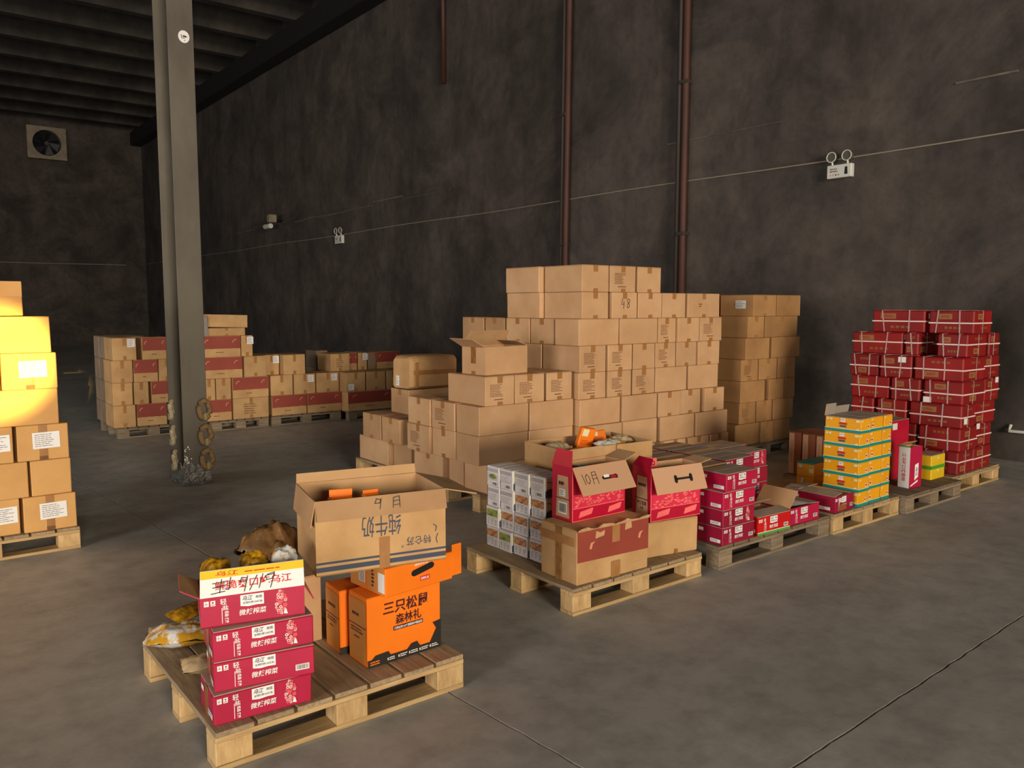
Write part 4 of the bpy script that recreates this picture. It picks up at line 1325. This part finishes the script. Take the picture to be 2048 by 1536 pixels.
def gift_box(label, loc, rot, w, d, h, fl_front, hand):
    o = rim_box('gift_box', label, 'box', 'red gift boxes', w, d, h, loc, rot, GIFT, CARD_IN)
    rg = random.Random(31 + hand)
    p = Pr(frame(w, d, h, 'L'))
    p.poly([(d * .20, h * .06), (d * .88, h * .06), (d * .80, h * .82), (d * .28, h * .82)], TANP).up()
    p.rect(d * .2, h * .395, d * .87, h * .41, INK)
    if hand:
        p.rect(d * .36, h * .44, d * .68, h * .58, STICK).rect(d * .32, h * .12, d * .76, h * .34, STICK).up()
        p.barcode(d * .36, h * .15, d * .72, h * .31, rg).lines(d * .4, h * .46, d * .64, h * .56, 3, GREY, rg, .4)
        p.k = 1; p.lines(d * .34, h * .64, d * .74, h * .72, 1, INKM, rg, .8)
    else:
        p.lines(d * .32, h * .63, d * .74, h * .70, 1, INKM, rg, .8).lines(d * .36, h * .45, d * .7, h * .58, 5, INKB, rg, .3)
        p.text('每日坚果', d * .28, h * .28, d * .78, h * .36, INKM, .02).text('礼盒', d * .44, h * .2, d * .62, h * .26, INKM, .02)
    p.build('side_print', o)
    p = Pr(frame(w, d, h, 'F'))
    p.rect(w * .02, h * .25, w * .98, h * .50, mat('rose_print', (214, 44, 74), .45)).up()
    for i in range(60):
        a, b = w * rg.uniform(.04, .90), h * rg.uniform(.26, .46); L = w * rg.uniform(.05, .09); an = rg.uniform(-.5, .9); q = L * .22
        ca, sa = math.cos(an), math.sin(an)
        p.poly([(a, b), (a + ca * L * .5 - sa * q, b + sa * L * .5 + ca * q), (a + ca * L, b + sa * L), (a + ca * L * .5 + sa * q, b + sa * L * .5 - ca * q)], PINK)
    p.rect(w * .02, h * .235, w * .98, h * .25, PINK)
    for a in (.12, .66): p.poly([(w * a, h * .06), (w * (a + .24), h * .10), (w * (a + .27), h * .2), (w * (a + .25), h * .21), (w * (a + .03), h * .17)], PINK)
    p.rect(0.001, 0.001, .006, h * .98, PINK).rect(0.006, .001, w, .005, PINK)
    p.build('printed_leaves', o)
    f, fi, fo, W = flap(o, 'F', fl_front[0], fl_front[1], GIFT, TANP, fl_front[2])
    return o, f, fi, W


o, f, fi, W = gift_box('red gift box with hanging tan flap on the banded carton', (3.085, 3.235, D + BH + .0006), -1.0, .40, .165, .300, (.165, 148, .0), 1)
p = Pr(fi); L = .165
p.vv = -p.vv; p.o = p.o - p.vv * L; p.k = 4
a, b = W * .14, L * .36
p.stroke([(a - .012, b + .06), (a - .006, b)], .003, INK).stroke([(a + .022, b + .058), (a + .008, b + .045), (a + .006, b + .018), (a + .018, b + .002), (a + .032, b + .016), (a + .032, b + .044), (a + .022, b + .058)], .003, INK)
a += .052
p.stroke([(a, b - .002), (a + .006, b + .064), (a + .034, b + .066), (a + .034, b - .004)], .003, INK).stroke([(a + .007, b + .046), (a + .032, b + .048)], .003, INK).stroke([(a + .006, b + .026), (a + .032, b + .028)], .003, INK)
p.rect(W * .47, L * .44, W * .70, L * .56, DARK).disc(W * .70, L * .5, .014, .013, DARK).disc(W * .47, L * .5, .010, .010, DARK).up().rect(W * .48, L * .50, W * .58, L * .60, WHITE).rect(W * .60, L * .46, W * .71, L * .54, GIFT)
p.build('handwriting', f)
flap(o, 'L', .09, -14, GIFT, GIFT, .02, bend=-.0)
flap(o, 'B', .06, 2, CARD_IN, CARD_IN, .02)
flap(o, 'R', .10, 72, CARD_IN, CARD_IN, .01)
q = pillow('blue_packet', None, .08, .14, .03, 5.5, CYAN, (3.015, 3.22, D + BH + .22), (R(75), R(12), R(5))); tag(q, 'blue snack packet poking from the red gift box', 'packet')
o2, f, fi, W = gift_box('red gift box with dumbbell-shaped slot in its flap, on tan carton', (3.655, 3.165, D + .2092), -8.0, .385, .165, .315, (.155, 158, .0), 0)
p = Pr(fi); L = .155
p.vv = -p.vv; p.o = p.o - p.vv * L; p.k = 4
p.rect(W * .42, L * .46, W * .72, L * .54, DARK)
for a in (.42, .72): p.disc(W * a, L * .56, .012, .015, DARK, 12).disc(W * a, L * .44, .012, .015, DARK, 12)
p.build('carry_slot', f)
flap(o2, 'L', .06, -35, GIFT, GIFT, .02)
flap(o2, 'R', .09, 80, CARD_IN, CARD_IN, .01)
m = MB(); m.box(-.05, .05, -.004, .004, 0, .34, 0, .002)
q = m.build('pink_card', PINK, None, (3.565, 3.19, D + .2092 + .008), (R(-6), 0, R(-8))); tag(q, 'pink card standing up in the right red gift box', 'card')
p = Pr(((-.05, -.004, 0), (1, 0, 0), (0, 0, 1), (0, -1, 0))); p.ring(.03, .315, .008, .013, INKM).ring(.07, .31, .008, .013, INKM); p.build('printed_mark', q)

# open bin-like carton full of bags behind them
ow, od, oh = .70, .42, .60
o = rim_box('open_carton', 'large open tan carton full of snack bags behind red gift boxes', 'box', None, ow, od, oh, (3.535, 3.715, D + .0006), -6, CARD_K, CARD_IN)
o['dims'] = (ow, od, oh)
m = MB(); m.box(.05, .056, -od / 2 - .004, -od / 2 + .0, oh - .12, oh); m.build('crease', TAPE_D, o)
m = MB(); m.box(-ow / 2 + .006, ow / 2 - .006, -od / 2 + .006, od / 2 - .006, oh - .10, oh - .085); m.build('filling_sheet', BROWNF, o)
zb = D + oh - .082
for i, (dx, dy, w_, l_, t_, rz, rx, mt, lab) in enumerate((
        (-.22, .05, .17, .13, .08, 10, 12, BEIGEF, 'clear beige snack bag at the left in the open tan carton'),
        (-.15, -.12, .19, .08, .05, -8, 20, ORANGE, 'orange packet lying at the front of the open tan carton'),
        (.09, -.10, .22, .11, .06, 4, 10, CLEAR, 'shiny yellow bag in the middle of the open tan carton'),
        (.27, -.03, .11, .12, .05, -5, 5, BEIGEF, 'pale bag at the right in the open tan carton'))):
    q = pillow('snack_bag', None, w_, l_, t_, 2.2 * i + 9, mt, (o.location.x + dx, o.location.y + dy, zb + .01 + .012 * i), (R(rx), 0, R(rz - 6)))
    tag(q, lab, 'bag', 'bags in the open tan carton')
for i, (dx, dy, sx, sz, rx, ry, lab) in enumerate(((-.02, .04, .11, .14, 12, 12, 'orange packet standing up highest in the open tan carton'), (.18, .10, .13, .085, -14, -6, 'orange packet leaning at the back of the open tan carton'))):
    m = MB(); m.box(-sx / 2, sx / 2, -.02, .02, 0, sz, 0, .006)
    q = m.build('orange_packet', ORANGE, None, (o.location.x + dx, o.location.y + dy, zb + .03), (R(rx), R(ry), R(-10))); tag(q, lab, 'packet', 'orange packets in the open tan carton')
    p = Pr(((-sx / 2, -.02, 0), (1, 0, 0), (0, 0, 1), (0, -1, 0))); p.rect(sx * .1, sz * .62, sx * .5, sz * .95, CREAM).lines(sx * .15, sz * .2, sx * .8, sz * .45, 3, INKR, RNG, .4); p.build('printed_label', q)

# ---- white nut boxes
ys = [3.915, 3.79, 3.665, 3.53, 3.402]
WH = .1235
rg = random.Random(12)
kinds = ['back', 'back', 'nut', 'nut']
for r in range(4):
    zb = D + (3 - r) * WH
    for c in range(4):
        y1_, y0_ = ys[c], ys[c + 1]
        x0_ = 2.868 + rg.uniform(-.004, .012) + (-.012 * (r == 3)) + c * .008
        dep = .185 if c < 3 else .19
        lab = f'white nut box, {ORD[c + 1]} from left in {ORD[r + 1]} row down of the white stack'
        o = carton('nut_box', lab, 'white nut boxes', x0_, x0_ + dep, y0_, y1_, zb, zb + WH, PAPER, flaps=(r == 0), rot=rg.uniform(-1.2, 1.2), chamfer=.002)
        w, d, h = o['dims']
        p = Pr(frame(w, d, h, 'L'))
        kd = 'back' if (r == 0 or (r == 1 and c < 2)) else 'front'
        if kd == 'back':
            for k in range(3): p.rect(d * .05, h * (.74 + .06 * k), d * .93, h * (.765 + .06 * k), GREY)
            p.lines(d * .1, h * .32, d * .88, h * .66, 5, mat('pale_grey_print', (170, 164, 168), .6), rg, .35)
            if r == 0 and c == 0: p.up().disc(d * .5, h * .5, d * .3, h * .12, LEAF)
            p.up().rect(d * .46, h * .06, d * .86, h * .27, WHITE).up().barcode(d * .5, h * .09, d * .82, h * .24, rg)
        else:
            p.rect(d * .08, h * .52, d * .92, h * .88, NUT if (r + c) % 2 else LEAF if r > 1 and c < 2 else NUT)
            for k in range(3): p.ring(d * (.22 + .28 * k), h * .32, d * .055, d * .075, GREY, 12).lines(d * (.14 + .28 * k), h * .14, d * (.30 + .28 * k), h * .2, 1, GREY, rg, .5)
            p.lines(d * .1, h * .42, d * .8, h * .46, 1, GREY, rg, .5)
        p.build('printed_design', o)
        p = Pr(frame(w, d, h, 'F'))
        p.rect(w * .04, h * .45, w * .5, h * .9, CREAM).poly([(w * .04, h * .05), (w * .5, h * .05), (w * .5, h * .38), (w * .25, h * .45), (w * .04, h * .36)], SLATE).rect(w * .55, h * .5, w * .95, h * .85, NUT)
        p.up().stroke([(w * .1, h * .8), (w * .3, h * .72), (w * .45, h * .78)], .004, SLATE)
        p.build('side_print', o)

# ---- p3: stacked pickle cartons
grp = 'dark red pickle cartons on the grey pallet'
for k in range(4):
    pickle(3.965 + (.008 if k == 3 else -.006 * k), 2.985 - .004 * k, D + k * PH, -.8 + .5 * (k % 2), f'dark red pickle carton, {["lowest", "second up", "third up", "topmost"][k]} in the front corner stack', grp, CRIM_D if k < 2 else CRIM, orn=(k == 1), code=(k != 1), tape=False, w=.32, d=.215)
for k in range(4):
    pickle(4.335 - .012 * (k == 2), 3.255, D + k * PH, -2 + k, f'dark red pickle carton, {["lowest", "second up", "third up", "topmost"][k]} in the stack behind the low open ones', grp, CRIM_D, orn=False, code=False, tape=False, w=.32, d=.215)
pickle(4.665, 3.33, D + 3 * PH, 3, 'dark red pickle carton with white corner, right end of the rear stack', grp, CRIM, orn=True, tape=False, w=.26, d=.215)
for k in range(3):
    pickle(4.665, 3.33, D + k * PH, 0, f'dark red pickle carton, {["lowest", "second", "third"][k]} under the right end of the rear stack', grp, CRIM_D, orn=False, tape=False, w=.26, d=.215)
# yellow-sided cartons behind the corner stack
for i, (xa, xb, ya, yb) in enumerate(((3.955, 4.30, 3.215, 3.46), (3.955, 4.30, 3.47, 3.715), (4.33, 4.66, 3.48, 3.72), (3.955, 4.30, 3.725, 3.955), (4.33, 4.66, 3.73, 3.955), (4.67, 4.99, 3.56, 3.80))):
    for k in range(4):
        if k < 3 and i > 1 and False: continue
        o = carton('striped_carton', f'yellow and red carton, {["lowest", "second up", "third up", "topmost"][k]} of rear column {["beside the corner stack", "two back at left", "two back in the middle", "three back at left", "three back in the middle", "two back at right"][i]}', 'yellow and red cartons behind', xa, xb, ya, yb, D + k * PH, D + (k + 1) * PH, YEL if i < 2 else CRIM_D, flaps=(k == 3), topmat=CARD_TOP, tape='T' if k == 3 else None)
        if i < 2:
            w, d, h = o['dims']; p = Pr(frame(w, d, h, 'L')); p.rect(0, h * .0, d, h * .28, CRIM).rect(0, h * .8, d, h, CRIM).up().rect(d * .1, h * .36, d * .4, h * .7, CRIM); p.build('printed_stripes', o)


def open_pickle(x, y, rot, label, mt, w=.34, d=.36, h=.116, flaps=()):
    c, s_ = math.cos(R(rot)), math.sin(R(rot))
    o = rim_box('open_pickle_carton', label, 'box', 'low open pickle cartons', w, d, h, (x + c * w / 2 - s_ * d / 2, y + s_ * w / 2 + c * d / 2, D + .0006), rot, mt, CARD_IN)
    pickle_print(o, orn=False, code=True)
    m = MB(); m.box(-w / 2 + .006, w / 2 - .006, -d / 2 + .006, d / 2 - .006, h * .80, h * .86); m.build('inner_sheet', CARD_TOP, o)
    for f in flaps: flap(o, *f)
    return o


o = open_pickle(4.325, 2.99, -3, 'bright red open carton with green base stripe on the grey pallet', BRED, w=.33, d=.24, flaps=[('B', .10, -62, CARD_TOP, CARD_TOP, .0), ('F', .10, -82, CARD_TOP, CARD_TOP, .0)])
p = Pr(frame(.33, .24, .116, 'F')); p.k = 1; p.rect(.0, .0, .33, .014, GREEN).rect(0, .014, .33, .018, WHITE); p.build('green_stripe', o)
o = open_pickle(4.685, 2.995, -2, 'dark red open carton beside the bright red one, paper inside', CRIM, w=.33, d=.27, flaps=[('L', .14, -38, CARD_IN, CARD_IN, .0), ('R', .12, -86, CARD_TOP, CARD_TOP, .0)])
m = MB(); m.add([(-.12, -.1, .122), (.08, -.12, .118), (.1, .08, .128), (-.1, .1, .12)], [(0, 1, 2, 3), (3, 2, 1, 0)]); m.build('paper_sheet', STICK, o)
o = open_pickle(5.225, 2.99, 1, 'dark red open carton at the left edge of the yellow pallet', CRIM_D, w=.26, d=.40, flaps=[('B', .12, -84, CARD_TOP, CARD_TOP, .0), ('L', .10, -80, CARD_TOP, CARD_TOP, .0)])
sticker(o, 'F', .40, .74, .09, .03, RNG, n=2); p = Pr(frame(.26, .40, .116, 'F')); p.k = 3; p.rect(.06, .01, .16, .05, GOLDP); p.build('printed_patch', o)

# ---- yellow stack
YH = .1075
xs = [(5.525, 5.672), (5.678, 5.872), (5.878, 6.010)]
for k in range(6):
    for c in range(3):
        a, b = xs[c]
        y0_ = 2.985 + (.012 if c else 0) + RNG.uniform(-.004, .004)
        o = carton('yellow_carton', f'yellow carton with teal stripe, {["left", "middle", "right"][c]} in the {["sixth", "fifth", "fourth", "third", "second", "first"][k]} row down of the yellow stack', 'yellow cartons with teal stripe', a + RNG.uniform(0, .004), b, y0_, y0_ + .285, D + k * YH, D + (k + 1) * YH, YEL, flaps=(k == 5), chamfer=.003, topmat=CARD_TOP)
        w, d, h = o['dims']
        for f, W in (('L', d), ('F', w)):
            if f == 'L' and c: continue
            p = Pr(frame(w, d, h, f))
            p.rect(0, 0, W, h * .19, TEAL).rect(0, h * .19, W, h * .23, CREAM)
            p.rect(W * .05, h * .78, W * .12, h * .9, CREAM).rect(W * .14, h * .78, W * .21, h * .9, CREAM)
            if f == 'L':
                p.rect(W * .44, h * .70, W * .57, h * .93, WHITE).rect(W * .40, h * .50, W * .62, h * .64, INKR).rect(W * .42, h * .32, W * .60, h * .46, SLATE)
                p.poly([(W * .84, h * .23), (W * .96, h * .23), (W * .93, h * .36)], CREAM).rect(W * .86, h * .76, W * .97, h * .9, CREAM)
                p.up().text('乌江', W * .455, h * .78, W * .555, h * .88, INKN, .02)
            else:
                p.rect(W * (.12 if c == 1 else .62), h * .30, W * (.30 if c == 1 else .84), h * .55, CREAM).up().rect(W * (.15 if c == 1 else .66), h * .36, W * (.27 if c == 1 else .8), h * .5, INKR)
            p.build('printed_design', o)
        if k == 5 and c == 0:
            flap(o, 'B', .085, -6, YEL, mat('grey_board', (150, 140, 130), .8), .004); pass
        if k == 5 and c == 1: flap(o, 'B', .06, -14, YEL, MATS['grey_board'], .004)
# low yellow pair behind
for k in range(2):
    o = carton('yellow_carton', ['lower', 'upper'][k] + ' of two yellow cartons with teal lid, behind the yellow stack', 'low yellow pair', 5.70, 6.02, 3.44, 3.60, D + k * .115, D + (k + 1) * .115, YEL, flaps=(k == 1), topmat=TEAL)
    w, d, h = o['dims']; p = Pr(frame(w, d, h, 'L'))
    if k: p.rect(0, h * .88, d, h, TEAL).rect(d * .12, h * .6, d * .32, h * .8, STICK).rect(d * .7, h * .3, d * .95, h * .6, CREAM)
    else: p.poly([(d * .2, h * .2), (d * .3, h * .15), (d * .42, h * .9), (d * .3, h * .9)], STICK)
    p.build('printed_design', o)
# brown tall cartons behind
grp = 'tall brown cartons behind the yellow pair'
for i in range(3):
    o = carton('carton', f'tall dim brown carton, {ORD[i + 1]} from left behind the two low yellow cartons', grp, 6.18, 6.50, 3.99 - .13 * (i + 1), 3.99 - .13 * i, D, D + .375, mat('dim_striped_card', (128, 70, 44), .7, (150, 86, 56), 4), flaps=True)
    w, d, h = o['dims']; p = Pr(frame(w, d, h, 'L')); p.rect(d * .06, h * .03, d * .46, h * .97, TANP).up().rect(d * .2, h * .3, d * .34, h * .8, CARD_D); p.build('printed_stripes', o)

# ---- standing red and white bag, magenta box, small yellow boxes
ang = -45
bw, bd, bh = .155, .10, .335
o = rim_box('gift_bag_box', 'standing red box with white side of red lettering, green flap on top', 'box', None, bw, bd, bh, (6.505, 3.085, D + .0006), -8, CRIM, CARD_IN)
w, d, h = bw, bd, bh
p = Pr(frame(w, d, h, 'L')); p.rect(0.001, .001, d - .001, h - .001, WHITE).up().text('江乌吃口爽脆鲜', d * .30, h * .16, d * .66, h * .84, INKR, .015, rot=-90); p.build('printed_lettering', o)
p = Pr(frame(w, d, h, 'F')); p.poly([(w * .42, h * .18), (w * .72, h * .26), (w * .72, h * .60), (w * .42, h * .56)], WHITE).poly([(w * .1, h * .04), (w * .7, h * .14), (w * .7, h * .19), (w * .1, h * .07)], WHITE).up().text('乌江', w * .48, h * .28, w * .66, h * .5, INKN, .02, rot=-90); p.build('printed_label', o)
flap(o, 'L', .05, 70, GREEN, GREEN, .0); flap(o, 'B', .06, -60, CARD_IN, CARD_IN, .0)
o = carton('magenta_box', 'magenta box with two white labels behind the standing red box', None, 6.60, 6.92, 3.30, 3.44, D, D + .50, GIFT, flaps=True, topmat=CARD_TOP)
sticker(o, 'L', .55, .86, .08, .055, RNG, n=0); sticker(o, 'L', .6, .56, .055, .04, RNG, n=3)
sticker(o, 'F', .2, .9, .08, .055, RNG, n=0)
for k in range(2):
    o = carton('small_yellow_box', ['lower', 'upper'][k] + ' of two small yellow boxes beside the strapped red cartons', 'small yellow boxes', 6.87, 7.12, 3.08, 3.235, D + k * .105, D + (k + 1) * .105, LEMON, flaps=(k == 1), topmat=CARD_TOP)
    w, d, h = o['dims']; p = Pr(frame(w, d, h, 'F')); p.rect(0, 0 if k else h * .86, w, h * .14 if k else h, GREEN).rect(w * .4, h * .66, w * .55, h * .8, CREAM); p.build('printed_design', o)
    p = Pr(frame(w, d, h, 'L')); p.rect(0, 0 if k else h * .86, d, h * .14 if k else h, GREEN).rect(d * .1, h * .1, d * .4, h * .4, CREAM); p.build('printed_design', o)

# ---- strapped red cartons
RH = .2024
XR, YR = 7.25, 3.05
XRt = 7.40
PANEL = mat('tan_panel_print', (150, 100, 56), .55)


def strapped(x0, x1, y0, y1, z0, lab, white=None, seed=0, face='L'):
    o = carton('strapped_carton', wl(lab), 'strapped red cartons', x0, x1, y0, y1, z0, z0 + RH, STACKRED, chamfer=.010, g=.004)
    o.rotation_euler.z = R(RNG.uniform(-1.2, 1.2))
    w, d, h = o['dims']
    rg = random.Random(seed)
    t, b = .0022, .011

    def loop(axis, pos):
        m = MB()
        e = .001
        if axis == 'z':      # around the waist
            q = [(-w / 2, -d / 2), (w / 2, -d / 2), (w / 2, d / 2), (-w / 2, d / 2)]
            z = pos
            m.box(-w / 2 - t, w / 2 + t, -d / 2 - t, -d / 2 + e, z - b / 2, z + b / 2); m.box(-w / 2 - t, w / 2 + t, d / 2 - e, d / 2 + t, z - b / 2, z + b / 2)
            m.box(-w / 2 - t, -w / 2 + e, -d / 2, d / 2, z - b / 2, z + b / 2); m.box(w / 2 - e, w / 2 + t, -d / 2, d / 2, z - b / 2, z + b / 2)
        if axis == 'y':      # over the lid, seen on the left and right faces
            y = pos; sk = rg.uniform(-.014, .014)
            m.box(-w / 2, w / 2, y - b / 2, y + b / 2, h - .0006, h + .0006)
            m.add([(-w / 2 - t, y - b / 2 - sk, .004), (-w / 2 - t, y + b / 2 - sk, .004), (-w / 2 - t, y + b / 2 + sk, h), (-w / 2 - t, y - b / 2 + sk, h)], [(0, 3, 2, 1), (0, 1, 2, 3)])
            m.box(w / 2 - e, w / 2 + t, y - b / 2, y + b / 2, .004, h)
        if axis == 'x':
            x = pos; sk = rg.uniform(-.006, .006)
            m.box(x - b / 2, x + b / 2, -d / 2, d / 2, h - .0006, h + .0006)
            m.add([(x - b / 2 - sk, -d / 2 - t, .004), (x + b / 2 - sk, -d / 2 - t, .004), (x + b / 2 + sk, -d / 2 - t, h), (x - b / 2 + sk, -d / 2 - t, h)], [(0, 1, 2, 3), (3, 2, 1, 0)])
            m.box(x - b / 2, x + b / 2, d / 2 - e, d / 2 + t, .004, h)
        m.build('strap', STRAP, o)
    loop('z', h * rg.uniform(.44, .56))
    if d > .25:
        loop('y', d * rg.uniform(.27, .34)); loop('y', -d * rg.uniform(.12, .22))
    else:
        loop('y', 0)
    loop('x', w * rg.uniform(-.1, .1))
    for f, W in (('L', d), ('F', w)):
        p = Pr(frame(w, d, h, f))
        a = rg.uniform(.12, .3)
        up_ = rg.random() < .6
        p.rect(W * a, h * (.62 if up_ else .14), W * (a + .30), h * (.86 if up_ else .38), PANEL).up().lines(W * (a + .05), h * (.68 if up_ else .2), W * (a + .27), h * (.8 if up_ else .32), 2, STACKRED, rg, .5)
        p.k = 0
        for q in range(4): p.rect(W * (.36 + .1 * q), h * (.2 if up_ else .74), W * (.43 + .1 * q), h * (.3 if up_ else .84), GOLDP)
        p.build('printed_design', o)
    if white: sticker(o, white[0], white[1], white[2], .07, .05, rg, n=0)
    return o


Yq = lambda p: y_at(p, XR, 780)
Xq = lambda p: x_at(p, YR, 780)
rows = [
    # (left face boxes: px from, px to), (front boxes px from, px to)
    ([(1738, 1842), (1850, 1952)], [], 0),
    ([(1700, 1800), (1803, 1832), (1868, 1930)], [(1976, 1996)], 1970),
    ([(1697, 1755), (1757, 1822), (1826, 1931)], [(1963, 1998)], 1961),
    ([(1700, 1778), (1781, 1841), (1846, 1929)], [(1967, 1997)], 1964),
    ([(1704, 1750), (1754, 1814), (1820, 1927)], [(1949, 1995)], 1947),
    ([(1704, 1760), (1764, 1836), (1840, 1926)], [(1957, 1989)], 1954),
    ([(1704, 1760), (1764, 1836), (1842, 1924)], [(1952, 1988)], 1950),
]
seed = 100
for k in range(6):
    strapped(7.70, 8.04, 3.50, 4.0, D + k * RH, f'deep red strapped carton at the back of the red stack, {["lowest", "second up", "third up", "fourth up", "fifth up", "topmost"][k]}', None, 300 + k)
for r, (lf, ff, ce) in enumerate(rows):
    z = D + (6 - r) * RH
    n = 0
    for i, (a, b) in enumerate(lf):
        n += 1; seed += 1
        X0 = XRt if r == 0 else XR + (.10 if r == 1 else 0)
        y1_, y0_ = y_at(a, X0, 780), y_at(b, X0, 780)
        wdt = .31 if (r < 2) else .30
        if r == 0: wdt = .36
        if i == 2: wdt = Xq(ce) - X0
        wh = {(0, 0): ('F', .3, .75), (1, 0): ('F', .2, .8), (2, 1): ('L', .7, .82), (3, 2): ('L', .1, .14), (4, 2): ('F', .3, .3)}.get((r, i))
        strapped(X0 + RNG.uniform(-.012, .008), X0 + wdt, max(y0_, 3.02), y1_, z, f'deep red strapped carton, {ORD[n]} from left in {ORD[r + 1]} row down of the red stack', wh, seed)
    for i, (a, b) in enumerate(ff):
        n += 1; seed += 1
        x0_, x1_ = Xq(a), Xq(b)
        strapped(x0_, x1_ , YR + RNG.uniform(-.01, .012), YR + .42, z, f'deep red strapped carton, {ORD[n]} from left in {ORD[r + 1]} row down of the red stack', {(3, 0): ('F', .8, .9), (5, 0): ('F', .15, .92)}.get((r, i)), seed)
